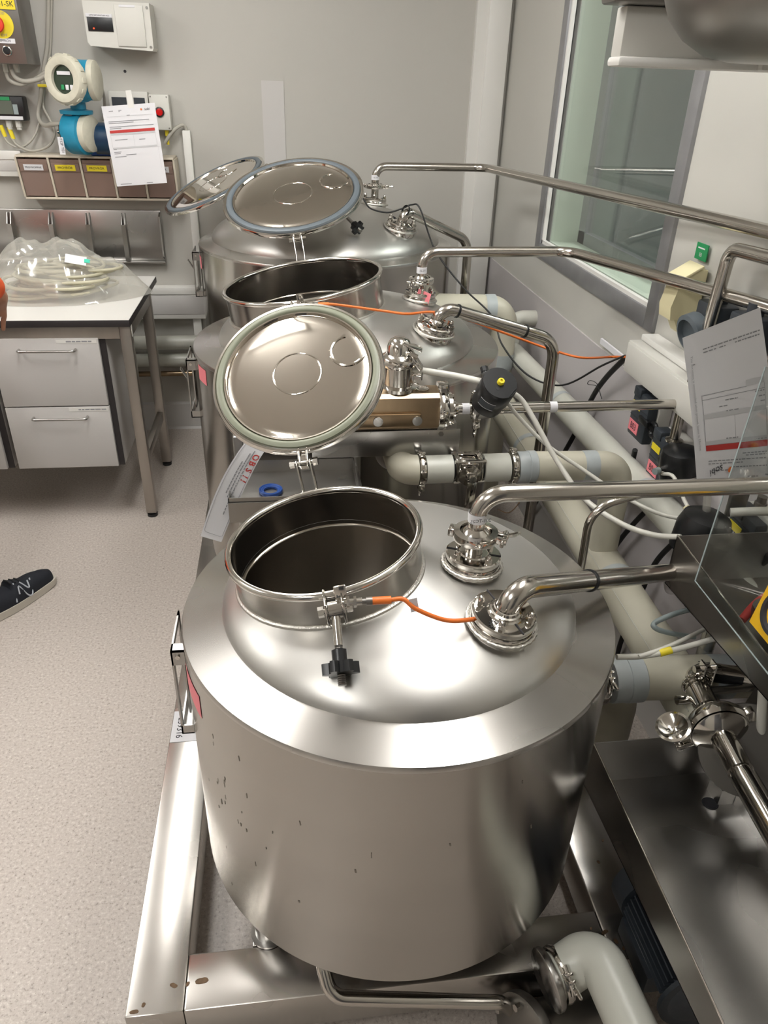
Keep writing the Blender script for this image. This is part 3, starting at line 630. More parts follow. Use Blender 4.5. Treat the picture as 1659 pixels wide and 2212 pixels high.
for i in range(8):
    a = 2*PI*i/8; MB().cyl((.376, by+.032*math.cos(a), bz+.032*math.sin(a)), (.382, by+.032*math.cos(a), bz+.032*math.sin(a)), .0048, n=6).build('bolt', M['pol'], fl)
sleeve(pm, (.412, by, bz), (1, 0, 0), .0125, .018)
MB().box((.05, 1.62, .872), (.40, 1.695, .900), .002).box((.05, 1.58, .835), (.40, 1.585, .9005), .002).build('bracket', M['sat'], pm)
MB().box((.05, 1.585, .835), (.40, 1.69, .839)).build('bracket_floor', M['sat'], pm, smooth=False)
triclamp(pm, (.437, by, bz), (1, 0, 0), .033, (.1, -.5, -.85))
# polished housing on top
hx, hy = .252, 1.615; hz = bz+.050
MB().lathe([(.0, 0), (.048, 0), (.048, .008), (.036, .012), (.036, .052), (.042, .056), (.044, .066), (.040, .076), (.03, .082), (.028, .10), (.022, .112), (.012, .118), (0, .12)], (hx, hy, hz), (0, 0, 1), 48).build('valve_head', M['pol'], pm)
hw = MB(); hw.obox((hx+.02, hy-.012, hz+.104), (1, -.2, -.35), (.2, 1, 0), (.35, 0, 1), .062, .028, .006, .002); hw.obox((hx+.034, hy-.02, hz+.072), (.55, -.2, -.8), (.2, 1, 0), (.8, 0, .55), .05, .024, .012, .003)
hw.cyl((hx+.018, hy-.03, hz+.088), (hx+.036, hy-.036, hz+.083), .006, n=6); hw.build('toggle_lever', M['pol'], pm)
hw = MB(); hw.cyl((hx+.034, hy-.01, hz+.036), (hx+.05, hy-.018, hz+.036), .0055, n=10); hw.tube([(hx+.05, hy-.018, hz+.024), (hx+.05, hy-.018, hz+.048)], .003, 8); hw.build('wing_screw', M['pol'], pm)
# black actuator
ac = thing('black_actuator', 'black round pneumatic actuator with a yellow nipple beside the bronze pump', 'actuator', (.46, 1.55, .93))
f0 = V((0.4587,1.5000,1.0426)); ax = V((.10, -.62, .78)).normalized(); u_, v_, w_ = frame(ax)
MB().lathe([(0, 0), (.0385, 0), (.0405, -.003), (.0405, -.05), (.037, -.055), (.037, -.085), (.03, -.09), (0, -.09)], f0, ax, 48).build('body', M['black'], ac)
cap = MB(); pl = []
for i in range(44):
    a = math.radians(-25)+math.radians(310)*i/43; pl.append((.0385*math.cos(a), .0385*math.sin(a)))
cap.prism(pl, f0, u_, v_, ax, .0025).build('cap', M['black'], ac)
MB().lathe([(0, .0025), (.0078, .0025), (.0078, .010), (.0065, .012), (.0035, .012), (.0035, .008), (0, .008)], f0, ax, 20).build('nipple', M['yellow'], ac)
for s in (-1, 1):
    q = f0+(u_*.010+v_*.014)*s; MB().cyl(q+ax*.002, q+ax*.0032, .0042, n=12).build('screw_socket', M['ink'], ac)
lb = MB(); lb.lathe([(.0409, -.05), (.0409, -.028)], f0, ax, 12, math.radians(200), math.radians(255), ref=u_); lb.build('rating_plate', M['dgrey'], ac, fix=False)
lb = MB(); 
for hh in (-.0505, -.0275): lb.torus(f0+ax*hh, ax, .041, .0004, 14, 5, math.radians(200), math.radians(255), ref=u_)
lb.build('plate_border', M['paper'], ac)
MB().cyl((.437+.02, by, bz), (.60, by, bz), .0135, n=20).build('stub', M['pol'], ac)
MB().obox(f0-ax*.1, u_, v_, ax, .045, .05, .03, .003).build('mounting_block', M['sat'], ac)
gl = MB(); q = f0+v_*.03+u_*-.012-ax*.03; gl.cyl(q, q+v_*.022, .008, n=10).cyl(q+v_*.018, q+v_*.03, .0095, n=8); gl.build('cable_gland', M['black'], ac)
P7 = pipe('product_pipe', 'steel pipe running right from the bronze pump and turning down at the wall', [(.60, by, bz), (.955, by, bz), (.955, by, .855)], .0125, .022)
sleeve(P7, (.625, by, bz), (1, 0, 0), .0125, .018)

# ---------------------------------------------------------------- insulated pipes
ip = thing('insulated_pipe', 'cream insulated pipe with a lever ball valve between the nearest and middle tanks', 'pipe', (.26, 1.55, .78))
my = 1.55; mz = .812; xx = lambda u: (0.4062,1.5500,0.8145)[0] + (u-1000)*.001155
MB().lathe([(.0, 0), (.05, 0), (.052, .003), (.052, .012), (.046, .016), (0, .016)], (.262, 1.69, .80), (0, -1, 0), 36).build('port_flange', M['dsat'], ip)
MB().tube(rpath([(.262, 1.675, .805), (.262, my, mz), (xx(905), my, mz)], .055, 10), .036, 28).build('elbow_cover', M['cream'], ip, ang=60)
MB().cyl((xx(903), my, mz), (xx(924), my, mz), .027, n=24).build('pipe_section', M['blackm'], ip)
triclamp(ip, (xx(913), my, mz), (1, 0, 0), .036, (0, -.3, -1))
MB().cyl((xx(921), my, mz), (xx(976), my, mz), .034, n=32).build('insulation', M['wins'], ip)
MB().cyl((xx(976), my, mz), (xx(1042), my, mz), .026, n=24).build('pipe_section', M['blackm'], ip)
vb = MB(); vb.box((xx(980), my-.03, mz-.024), (xx(990), my+.03, mz+.034), .003).box((xx(1028), my-.03, mz-.024), (xx(1038), my+.03, mz+.034), .003).box((xx(990), my-.026, mz-.026), (xx(1028), my+.026, mz+.026), .004)
for dy in (-.026, .02):
    for dz_ in (-.022, .03): vb.cyl((xx(977), my+dy, mz+dz_), (xx(1041), my+dy, mz+dz_), .0045, n=8)
vb = vb.build('ball_valve', M['pol'], ip)
MB().lathe([(0, 0), (.026, 0), (.026, .006), (.012, .008), (.012, .02), (0, .02)], (xx(1009), my-.028, mz-.004), (0, -1, 0), 28).build('valve_bonnet', M['pol'], vb)
lv = MB(); lv.box((xx(1000), my-.053, mz-.012), (xx(1019), my-.048, mz+.014), .002); lv.obox((xx(1009), my-.052, mz-.046), (1, 0, 0), (0, .15, -1), (0, -1, -.15), .0225, .076, .0035, .001); lv.build('valve_lever', M['pol'], vb)
MB().cyl((xx(1009), my-.062, mz), (xx(1009), my-.05, mz), .0095, n=6).build('lever_nut', M['pol'], vb)
MB().cyl((xx(1042), my, mz), (xx(1096), my, mz), .034, n=32).build('insulation', M['wins'], ip)
MB().cyl((xx(1096), my, mz), (xx(1116), my, mz), .026, n=24).build('pipe_section', M['blackm'], ip)
triclamp(ip, (xx(1106), my, mz), (1, 0, 0), .038, (0, -.3, -1))
MB().lathe([(.02, 0), (.036, 0), (.037, .002), (.037, .026), (.0385, .027), (.0385, .044), (.036, .046)], (xx(1114), my, mz), (1, 0, 0), 36).build('tape_wrap', M['foil'], ip)
MB().tube(rpath([(xx(1150), my, mz), (.80, my, mz-.004), (.80, my, .565)], .05, 10), .036, 28).build('elbow_cover', M['cream'], ip, ang=60)
MB().cyl((xx(1255), my, mz-.002), (xx(1285), my, mz-.002), .0368, n=32).build('tape_wrap', M['foil'], ip)
i1 = thing('insulated_main', 'thick cream insulated pipe running back along the right wall at low level', 'pipe', (.80, 1.1, .46), 'insulated mains on the right wall')
MB().cyl((.80, .98, .51), (.80, 2.75, .565), .052, n=40).build('insulation', M['cream'], i1)
sm_ = MB(); sm_.tube([(.80-.040, .99, .51+.035), (.80-.040, 2.74, .565+.035)], .0011, 6); sm_.build('cover_seam', M['wins'], i1)
for y in (1.45, 2.2): MB().lathe([(.0535, -.012), (.0535, .012)], (.80, y, .51+.055*(y-.98)/1.77), (0, 1, .031), 40).build('tape_wrap', M['foil'], i1, fix=False)
i2 = thing('insulated_main', 'slimmer white insulated pipe running back along the right wall above the thick one', 'pipe', (.93, 1.1, .62), 'insulated mains on the right wall')
MB().cyl((.93, .98, .70), (.93, 2.9, .655), .04, n=36).build('insulation', M['wins'], i2)
for y in (1.62, 2.3): MB().lathe([(.0412, -.012), (.0412, .012)], (.93, y, .70-.045*(y-.98)/1.92), (0, 1, -.023), 36).build('tape_wrap', M['foil'], i2, fix=False)
i3 = thing('insulated_pipe', 'cream insulated pipe with an elbow behind the middle tank by the wall', 'pipe', (.62, 2.78, .1))
MB().tube(rpath([(.56, 2.80, .868), (.845, 2.80, .862), (.845, 2.80, .05)], .07, 10), .052, 32).build('insulation', M['cream'], i3, ang=60)
MB().lathe([(.0532, -.02), (.0532, .02)], (.78, 2.80, .864), (1, 0, 0), 36).build('tape_wrap', M['foil'], i3, fix=False)
MB().lathe([(.0532, -.03), (.0532, .03)], (.845, 2.80, .66), (0, 0, 1), 36).build('tape_wrap', M['foil'], i3, fix=False)
i4 = thing('insulated_pipe', 'small white insulated elbow by the wall beyond the middle tank', 'pipe', (.93, 2.7, .7))
MB().tube(rpath([(.93, 2.93, .66), (.93, 2.93, .79), (1.014, 2.93, .79)], .03), .03, 24).build('insulation', M['wins'], i4)
i5 = thing('insulated_pipe', 'cream insulated outlet pipe clamped to the right flank of the nearest tank', 'pipe', (.55, 1.06, .5))
oy, oz = 1.06, .575
MB().cyl((.538, oy, oz), (.63, oy, oz), .028, n=24).build('pipe_section', M['dsat'], i5)
triclamp(i5, (.598, oy, oz), (1, 0, 0), .047, (.2, -.6, .75))
MB().lathe([(.02, 0), (.046, 0), (.047, .002), (.047, .03), (.0485, .031), (.0485, .062), (.046, .064)], (.618, oy, oz), (1, 0, 0), 36).build('tape_wrap', M['foil'], i5)
MB().cyl((.676, oy, oz), (1.0, oy, oz-.02), .045, n=36).build('insulation', M['cream'], i5)
MB().lathe([(.0462, -.022), (.0462, .022)], (.85, oy, oz-.011), (1, 0, -.06), 36).build('tape_wrap', M['foil'], i5, fix=False)
i6 = thing('insulated_pipe', 'cream insulated pipe passing under the outlet of the nearest tank', 'pipe', (.6, 1.18, .3))
MB().tube(rpath([(.50, 1.22, .40), (.74, 1.22, .40), (.74, 1.22, .16)], .06), .05, 32).build('insulation', M['cream'], i6, ang=60)
# slim looped pipe
P8 = pipe('looped_pipe', 'slim bent steel pipe rising beside the nearest tank among the hoses', [(.602, 1.25, .20), (0.6051,1.2500,0.7323), (0.6015,1.2500,0.8648), (.76, 1.26, .902), (1.01, 1.28, .93)], .0085, (.3, .06, .2), n=14)
# row of pipes on the back wall under the rail
for z, r, m_, lb in ((.476, .034, 'wins', 'upper pale insulated pipe low on the back wall behind the bench'), (.388, .032, 'wins', 'lower pale insulated pipe low on the back wall behind the bench')):
    o = thing('insulated_pipe', lb, 'pipe', (-.5, 3.66, z), 'pipes low on the back wall'); MB().cyl((-2.6, 3.665, z), (.75, 3.665, z), r, n=24).build('insulation', M[m_], o)
o = thing('steel_pipe', 'thin bare steel pipe below the insulated pipes on the back wall', 'pipe', (-.5, 3.66, .31)); MB().cyl((-2.6, 3.665, .318), (.75, 3.665, .318), .013, n=16).build('tube', M['bronze'], o)

# ---------------------------------------------------------------- cables and hoses
def cable(name, label, pts, r, m, cat='cable', group=None, n=8, k=8):
    P = spline(pts, k); o = MB().tube(P, r, n).build(name, m, org=P[0], ang=70); return tag(o, label, cat, group)
# orange cable and sensor of the nearest tank
def sensor(T, x, lab):
    p0 = T.p0; sn = thing('hatch_sensor', lab, 'sensor', p0)
    b = MB(); b.obox(p0+T.hn*.022-T.cdv*.004+V((.012, 0, 0)), T.cs, T.cdv, T.hn, .018, .004, .034, .0015); b.build('bracket', M['pol'], sn)
    q = p0+T.hn*.012+V((.014, 0, 0)); d = V((1, -.03, .02)).normalized()
    MB().cyl(q-d*.006, q+d*.026, .0055, n=14).cyl(q+d*.004, q+d*.008, .0085, n=6).cyl(q+d*.014, q+d*.018, .0085, n=6).build('barrel', M['pol'], sn)
    MB().cyl(q+d*.026, q+d*.034, .0042, n=12).cyl(q+d*.032, q+d*.041, .0062, n=14).build('coupling', M['dsat'], sn)
    MB().cyl(q+d*.041, q+d*.068, .0058, n=12).build('plug', M['orange'], sn); return q+d*.066
s1 = sensor(T1, 0, 'steel proximity sensor on the hatch rim of the nearest tank')
cable('orange_cable', 'orange sensor cable sagging over the dome of the nearest tank', [s1, V(s1)+V((.02, 0, 0)), (0.1714,0.8420,0.9478), (0.2126,0.8380,0.9288), (0.2492,0.8450,0.9208), (0.2898,0.8750,0.9051)]+[V(e1).lerp(V((0.7519,1.1538,0.7650)), t_)+V((.006, .016, -.013)) for t_ in (.12, .4, .7, .9)], .0034, M['orange'], 'cable', 'orange sensor cables')
c_ = MB(); q = V(s1)+V((.035, -.004, -.008)); c_.obox(q, (1, 0, .2), (0, 1, 0), (-.2, 0, 1), .012, .0012, .024); tag(c_.build('cable_tag', M['paper'], org=q, smooth=False), 'small white tag on the orange cable of the nearest tank', 'tag')
s2 = sensor(T2, 0, 'steel proximity sensor on the hatch rim of the middle tank')
cable('orange_cable', 'orange sensor cable running from the middle tank to the wall duct', [s2, V(s2)+V((.02, 0, 0)), (0.2529,1.9000,1.0946), (0.3119,1.8900,1.0898), (0.3801,1.9300,1.0836), (0.4622,1.9850,1.0585), (0.6038,2.0300,1.0007), (0.7182,2.0300,0.9605), (0.7685,1.9900,0.9521), (0.8262,1.9400,0.9501), (0.9550,2.0412,0.9180), (0.9550,1.9468,0.9490)], .0034, M['orange'], 'cable', 'orange sensor cables')
cable('black_cable', 'thin black cable strapped to the rear tank pipe and hanging down to the wall duct', [(0.2722,2.9000,1.2594), (0.2958,2.8800,1.2389), (0.3194,2.8600,1.2106), (0.3762,2.8400,1.2000), (0.4249,2.8300,1.2128), (0.4663,2.8300,1.2288), (0.4922,2.8000,1.2177), (0.5450,2.7500,1.0879), (0.6223,2.6000,0.9916), (0.6938,2.4500,0.9310), (0.7119,2.3500,0.8609), (0.7611,2.2000,0.8088), (0.8418,2.1000,0.8101), (0.9123,2.0000,0.9056), (0.9550,1.9541,0.9507)], .003, M['blackm'])
cable('black_cable', 'thick black cable bundle slanting down from the wall duct behind the pipes', [(0.9650,1.9666,0.9410), (0.9750,2.0897,0.8371), (0.9850,2.1861,0.7346), (0.9850,2.2815,0.5570), (0.9850,2.3999,0.3718), (0.9850,2.5733,0.0929), (0.9850,2.7783,-0.2702)], .0085, M['blackm'])
cable('cable_tie', 'thin black cable tie looped round the thick black bundle', [(0.9700,2.1405,0.7650), (0.9650,2.1247,0.8019), (0.9650,2.1812,0.7937), (0.9650,2.1940,0.7764), (0.9650,2.1217,0.7954), (0.9700,2.0832,0.7686)], .0012, M['blackm'], n=5)
cable('black_cable', 'black cable hanging from the switch box marked B03', [(0.9500,1.7724,0.7399), (0.9600,1.7935,0.6892), (0.9700,1.8263,0.6049), (0.9800,1.8623,0.4816), (0.9850,1.9172,0.3289), (0.9850,1.9805,0.1955)], .0075, M['blackm'])
cable('black_cable', 'black cable crossing the lilac wall sheet below the insulated mains', [(0.9850,1.6602,0.6418), (0.9850,1.7519,0.5140), (0.9850,1.8291,0.3850), (0.9850,1.9282,0.1752)], .0075, M['blackm'])
cable('black_cable', 'black cable dropping behind the near end of the insulated mains', [(0.9850,1.4980,0.6376), (0.9850,1.5886,0.4931), (0.9850,1.6282,0.3551), (0.9850,1.6729,0.1297), (0.9850,1.6614,0.0276)], .0075, M['blackm'])
cable('air_hose', 'cream hose from the black actuator sweeping down towards the upper gutter', [(0.4880,1.5200,1.0163), (0.5170,1.5200,0.9972), (0.5423,1.5000,0.9625), (0.5917,1.4500,0.8813), (0.6420,1.3800,0.8166), (0.6991,1.3000,0.7956), (0.7441,1.2400,0.8011), (0.7752,1.1900,0.8248)], .006, M['hosew'], 'hose', 'air hoses')
cable('air_hose', 'translucent white hose from the black actuator running to the small tee', [(0.4920,1.5400,0.9832), (0.5236,1.5400,0.9463), (0.5923,1.5200,0.8834), (0.6759,1.4800,0.8342), (0.7485,1.4200,0.7988), (0.8144,1.3600,0.7814), (0.8712,1.3200,0.7830)], .0045, M['hosew'], 'hose', 'air hoses')
cable('air_hose', 'short cream hose between the polished pump head and the black actuator', [(0.2610,1.6000,1.0456), (0.3233,1.6000,1.0359), (0.3810,1.5900,1.0286), (0.4335,1.5600,1.0254), (0.4547,1.5500,1.0243)], .0075, M['hosew'], 'hose', 'air hoses')
cable('air_hose', 'grey hose bent into a loop below the upper gutter', [(0.8326,1.1500,0.6742), (0.7708,1.1300,0.6781), (0.7239,1.1200,0.6653), (0.7240,1.1100,0.6578), (0.7592,1.1100,0.6432), (0.8203,1.1200,0.6208)], .0055, M['hoseg'], 'hose')
cable('labelled_hose', 'white printed hose with a yellow marker crossing to the right of the nearest tank', [(0.5878,1.0000,0.6891), (0.6319,1.0000,0.6867), (0.6764,1.0000,0.6922), (0.7357,1.0100,0.6960), (0.7955,1.0200,0.7024), (0.8921,1.0400,0.7053)], .0055, M['hosew'], 'hose')
cable('hose', 'second thin white hose forking off beside the yellow marker', [(0.6289,0.9950,0.6902), (0.6735,1.0050,0.6949), (0.7282,1.0300,0.6912), (0.8062,1.0800,0.6736)], .0045, M['hosew'], 'hose')
c_ = MB(); c_.cyl((0.6719,1.0000,0.6914), (0.6935,1.0000,0.6976), .0072, n=12); tag(c_.build('hose_marker', M['yellow'], org=(0.6833,1.0000,0.6939)), 'yellow marker sleeve on the white printed hose', 'marker')
cable('thin_cable', 'thin brown cable curling in the gap right of the middle tank', [(0.5039,1.5500,0.6960), (0.5288,1.5500,0.6843), (0.5455,1.5500,0.6942), (0.5573,1.5500,0.7135)], .0015, M['rust'], n=5)

# ---------------------------------------------------------------- right wall equipment
dt = thing('cable_duct', 'cream plastic cable duct boxed along the right wall under the window', 'duct', (.97, 1.7, .93))
MB().box((.935, 1.42, .925), (1.013, 1.905, 1.012), .002).build('duct_body', M['plast'], dt)
MB().box((.932, 1.42, .932), (.9345, 1.902, 1.006), .001).build('front_cover', M['plast'], dt)
MB().box((.965, 1.42, 1.0135), (1.013, 1.90, 1.030), .003).build('upper_strip', M['white'], dt)
tag(MB().box((1.0120,2.2484,0.8940), (1.0050,2.0715,0.9118)).build('joint_cap', M['paper'], org=(1.0100,2.2439,0.8954), smooth=False), 'small white cover plate where the cables meet the wall duct', 'plate')
def switchbox(label, y1, y0, z1, z0, txt, xf=.945):
    o = thing('switch_box', label, 'switch', (.98, (y0+y1)/2, z0), 'rotary switch boxes on the right wall')
    MB().box((.975, y0, z0), (1.013, y1, z1), .004).build('base', M['plast'], o)
    MB().box((xf, y0+.004, z0+.004), (.975, y1-.004, z1-.006), .006).build('cover', M['dgrey'], o)
    MB().box((xf-.004, y1-.05, z1-.022), (.98, y1-.008, z1+.004), .004).build('latch_block', M['dgrey'], o)
    w = y1-y0; zz = z1-z0
    MB().box((xf-.0012, y1-.012-.045, z1-.055), (xf+.0002, y1-.012, z1-.037)).build('yellow_label', M['yellow'], o, smooth=False)
    MB().box((xf-.0012, y1-.012-.055, z0+.018), (xf+.0002, y1-.012, z0+.05)).build('red_label', M['pink'], o, smooth=False)
    if txt: text(txt, (xf-.0018, y1-.0395, z0+.034), (0, -1, 0), (0, 0, 1), .026, M['ink'], o, sx=.85)
    rg = MB(); rg.torus((xf+.012, y0-.022, z0+.06), (1, 0, 0), .018, .006, 28, 8); rg.box((xf-.006, y0-.014, z0+.062), (xf+.006, y0+.04, z0+.08), .003); rg.build('rotary_handle', M['black'], o)
    gr = MB()
    for k_ in range(2): gr.box((xf-.0008, y0+.008, z0+.062+.028*k_), (xf+.0003, y1-.008, z0+.0635+.028*k_))
    gr.build('groove', M['ink'], o, smooth=False)
    gl = MB(); gl.cyl((.99, y1-.03, z1), (.99, y1-.03, z1+.012), .013, n=8).cyl((.99, y1-.03, z1+.012), (.99, y1-.03, z1+.026), .010, n=16); gl.build('cable_gland', M['dsat'], o)
    return o
switchbox('dark grey switch box with red label B03 under the cable duct', 1.84, 1.735, .905, .765, 'B03')
switchbox('dark grey switch box with red label B04 beside the black valve actuator', 1.692, 1.592, .845, .708, 'B04')
switchbox('dark grey switch box behind the acrylic sheet at the right edge', 1.30, 1.20, .84, .72, None)
va = thing('valve_actuator', 'black rounded valve actuator under the pipe end beside the B04 box', 'actuator', (.955, 1.56, .76))
MB().lathe([(0, 0), (.03, 0), (.044, .008), (.048, .03), (.048, .075), (.044, .088), (.03, .094), (0, .094)], (.958, 1.545, .757), (-.1, 0, 1), 36).build('body', M['black'], va)
MB().lathe([(.0125, 0), (.02, .002), (.022, .008), (.012, .012)], (.955, 1.60, .842), (0, 0, 1), 24).build('collar', M['pol'], va)
gl = MB(); gl.cyl((.915, 1.54, .80), (.892, 1.53, .80), .010, n=12).cyl((.912, 1.54, .80), (.93, 1.545, .80), .013, n=8); gl.build('air_fitting', M['pol'], va)
MB().cyl((.893, 1.531, .80), (.880, 1.525, .80), .0085, n=12).build('fitting_cap', M['hoseg'], va)
cable('air_hose', 'white hose dropping from the black valve actuator to the small tee', [(.905, 1.532, .79), (0.9051,1.4800,0.8079), (0.8966,1.4000,0.7893), (0.8858,1.3400,0.7874), (0.8764,1.2800,0.7877)], .0045, M['hosew'], 'hose', 'air hoses')
tj = thing('hose_tee', 'small cream plastic tee joining the white hoses above the gutter', 'fitting', (0.8681,1.3300,0.7940))
MB().cyl((0.8734,1.3500,0.8001), (0.8778,1.3200,0.7827), .0075, n=10).build('body', M['ivory'], tj)
MB().cyl((0.8705,1.3400,0.7737), (0.8737,1.3300,0.7937), .012, n=14).build('side_port', M['ivory'], tj)
# ivory outlet with a green label, round grey sockets
iv = thing('wall_outlet', 'ivory plastic flap outlet under a green label on the right wall', 'outlet', (.98, 1.75, 1.1))
MB().prism([(0, 0), (.07, 0), (.075, .03), (.06, .1), (.03, .118), (0, .12)], (1.012, 1.725, 1.115), (-1, 0, 0), (0, 0, 1), (0, 1, 0), .062).build('housing', M['ivory'], iv, ang=25)
MB().obox((.962, 1.756, 1.222), (.85, 0, .52), (0, 1, 0), (-.52, 0, .85), .085, .072, .006, .002).build('flap', M['ivory'], iv)
MB().prism([(0, 0), (.055, 0), (.035, -.035), (0, -.035)], (1.012, 1.735, 1.115), (-1, 0, 0), (0, 0, 1), (0, 1, 0), .042).build('spout', M['ivory'], iv, ang=25)
MB().box((1.010, 1.745, 1.250), (1.0125, 1.80, 1.288)).build('green_label', M['green'], iv, smooth=False)
text('EB', (1.0093, 1.7725, 1.262), (0, -1, 0), (0, 0, 1), .012, M['paper'], iv)
MB().box((1.0094, 1.758, 1.2755), (1.0099, 1.790, 1.2785)).build('printed_line', M['paper'], iv, smooth=False)
for y, z, lb in ((1.60, 1.13, 'round blue-grey power socket on the right wall next to the ivory outlet'), (1.46, 1.14, 'dark blue-grey power socket behind the hanging notice on the right wall')):
    so = thing('power_socket', lb, 'socket', (1.0, y, z-.05), 'blue-grey power sockets')
    MB().box((.955, y-.045, z-.055), (1.013, y+.045, z+.06), .008).build('housing', M['dgrey'], so)
    MB().lathe([(0, 0), (.044, 0), (.046, .004), (.046, .03), (.036, .034), (.034, .022), (0, .022)], (.955, y+.005, z-.005), (-.85, -.1, -.25), 32).build('socket_face', M['gasketg'], so)
    MB().cyl((.985, y, z+.06), (.985, y, z+.085), .018, n=18).build('cable_gland', M['dgrey'], so)
P9 = pipe('steel_pipe', 'steel pipe bending over in front of the ivory outlet on the right wall', [(.95, 1.572, .99), (.95, 1.553, 1.318), (.95, 1.15, 1.34)], .0145, .035)
# notice sheet hanging from the pipe, upside down
TL = V((0.7055,1.2350,1.2209)); TR = V((0.8869,1.3050,1.2566)); BL = V((0.7938,1.2150,0.9397)); BR = V((0.9863,1.2550,0.9162))
nt_ = thing('notice_sheet', 'white printed notice hanging upside down from the steel pipe behind the acrylic sheet', 'paper', (BL+BR)/2)
def onsheet(a, b, off=0.):   # a across 0..1 left to right, b down 0..1
    p = TL.lerp(TR, a).lerp(BL.lerp(BR, a), b); n = (TR-TL).cross(BL-TL).normalized(); n = n if n.dot(V((0, 0, 1.6))-p) > 0 else -n
    return p + n*(.010*math.sin(PI*b)*(.3+.7*a)+off)
mb = MB(); mb.grid(lambda a, b: tuple(onsheet(a, b)), 10, 14); mb.build('sheet', M['paper'], nt_, fix=False)
def prn(mat_, nm, rects):
    m_ = MB()
    for a0, b0, a1, b1 in rects:
        st_ = max(1, int(abs(b1-b0)*14)+1)
        m_.grid(lambda a, b: tuple(onsheet(a0+(a1-a0)*a, b0+(b1-b0)*b, .0008)), max(1, int(abs(a1-a0)*10)), st_)
    o = m_.build(nm, mat_, nt_, fix=False); o['kind'] = 'stuff'
prn(M['red'], 'red_bar', ((.14, .745, .93, .785),))
prn(M['lgrey'], 'grey_bars', ((.14, .715, .93, .742), (.14, .53, .93, .56), (.70, .365, .93, .40)))
ln_ = [(.14, .40, .145, .715), (.925, .37, .93, .715), (.14, .43, .93, .433), (.14, .40, .70, .403), (.52, .56, .523, .715)]
prn(M['gink'], 'table_lines', ln_)
ln_ = []
for b_, a0, a1 in ((.11, .22, .95), (.13, .22, .38), (.13, .42, .5), (.13, .62, .95), (.185, .08, .12), (.44, .8, .92), (.47, .84, .92), (.50, .86, .92), (.455, .42, .58), (.49, .34, .45), (.525, .42, .58), (.705, .4, .55), (.73, .76, .92), (.815, .60, .92), (.83, .64, .92), (.855, .16, .92), (.875, .16, .60), (.905, .44, .92), (.925, .2, .4), (.975, .66, .80), (.985, .86, .95), (.965, .9, .95)):
    a = a0
    while a < a1:
        d_ = .02+.04*rs.random(); ln_.append((a, b_, min(a+d_, a1), b_+.007)); a += d_+.012
prn(M['gink'], 'printed_lines', ln_)
pv = onsheet(.20, .955, .0012); u_ = (TL-TR).normalized(); v_ = (BL-TL).normalized()
text('sobi', onsheet(.24, .925, .0032), u_, v_, .022, M['ink'], nt_)
tdot = MB(); pd = onsheet(.42, .925, .003); tdot.lathe([(0, 0), (.006, 0)], pd, (TR-TL).cross(BL-TL).normalized(), 20); tdot.build('orange_dot', M['orange'], nt_, fix=False)
text('This document is uncontrolled when printed. Status is: Effective', onsheet(.055, .45, .0025), (BL-TL), (TR-TL), .0075, M['gink'], nt_)
# top right: soffit box, grey terminal box, hanging steel vessel
sf = thing('duct_end', 'white boxed-in duct end hanging at the top right in front of the window', 'duct', (.8, 1.55, 1.64))
MB().box((.612, 1.5, 1.655), (1.018, 1.545, 1.732), .004).build('casing', M['plast'], sf)
MB().box((.607, 1.488, 1.640), (1.018, 1.545, 1.656), .006).build('lip', M['white'], sf)
MB().box((.875, 1.475, 1.642), (1.018, 1.4995, 1.662), .003).build('slot_cover', M['plast'], sf)
tb = thing('terminal_box', 'grey terminal box with a teal label above the white duct end', 'box', (.7, 1.55, 1.733))
MB().box((.575, 1.47, 1.733), (.93, 1.535, 1.90), .006).build('housing', M['dsat'], tb)
MB().box((.585, 1.467, 1.752), (.66, 1.4695, 1.80)).build('teal_label', M['teal'], tb, smooth=False)
vs_ = thing('hanging_vessel', 'dull grey steel vessel with rounded underside at the top right corner', 'vessel', (.8, 1.25, 1.645))
pl = []
for i in range(13):
    a = PI+PI/2*i/12; pl.append((.655+.105*math.cos(a), 1.75+.105*math.sin(a)))
for i in range(13):
    a = 1.5*PI+PI/2*i/12; pl.append((.90+.105*math.cos(a), 1.75+.105*math.sin(a)))
pl += [(1.005, 2.3), (.55, 2.3)]
MB().lathe([(0, 1.645), (.09, 1.645), (.125, 1.652), (.16, 1.672), (.187, 1.70), (.2, 1.73), (.205, 1.77), (.205, 2.3), (0, 2.3)], (.772, 1.23, 0), n=64).build('shell', M['dsat'], vs_, ang=40)
MB().box((.68, 1.19, 2.3), (.86, 1.27, 2.6195)).build('hanger', M['dsat'], vs_, smooth=False)

# ---------------------------------------------------------------- gutters
def gutter(mb, x0, x1, yf, yn, tf, tn, bf, bn, t=.0022):
    def quad(a, b, c, d, off):
        P = [V(p) for p in (a, b, c, d)]; o = V(off); mb.add([tuple(p) for p in P]+[tuple(p+o) for p in P], [(0,1,2,3),(7,6,5,4),(0,4,5,1),(1,5,6,2),(2,6,7,3),(3,7,4,0)])
    quad((x0,yf,bf),(x0,yn,bn),(x0,yn,tn),(x0,yf,tf),(t,0,0)); quad((x1,yf,bf),(x1,yn,bn),(x1,yn,tn),(x1,yf,tf),(-t,0,0))
    quad((x0,yf,bf),(x1,yf,bf),(x1,yf,tf),(x0,yf,tf),(0,-t,0)); quad((x0,yn,bn),(x1,yn,bn),(x1,yn,tn),(x0,yn,tn),(0,t,0))
    quad((x0,yf,bf),(x1,yf,bf),(x1,yn,bn),(x0,yn,bn),(0,0,t))
g1 = thing('drain_gutter', 'lower stainless drain gutter with a round outlet hole right of the nearest tank', 'gutter', (.69, .65, .15), 'stainless gutters')
mb = MB(); gutter(mb, .56, .835, .965, .20, .505, .487, .392, .445); mb.build('trough', M['sat'], g1, smooth=False)
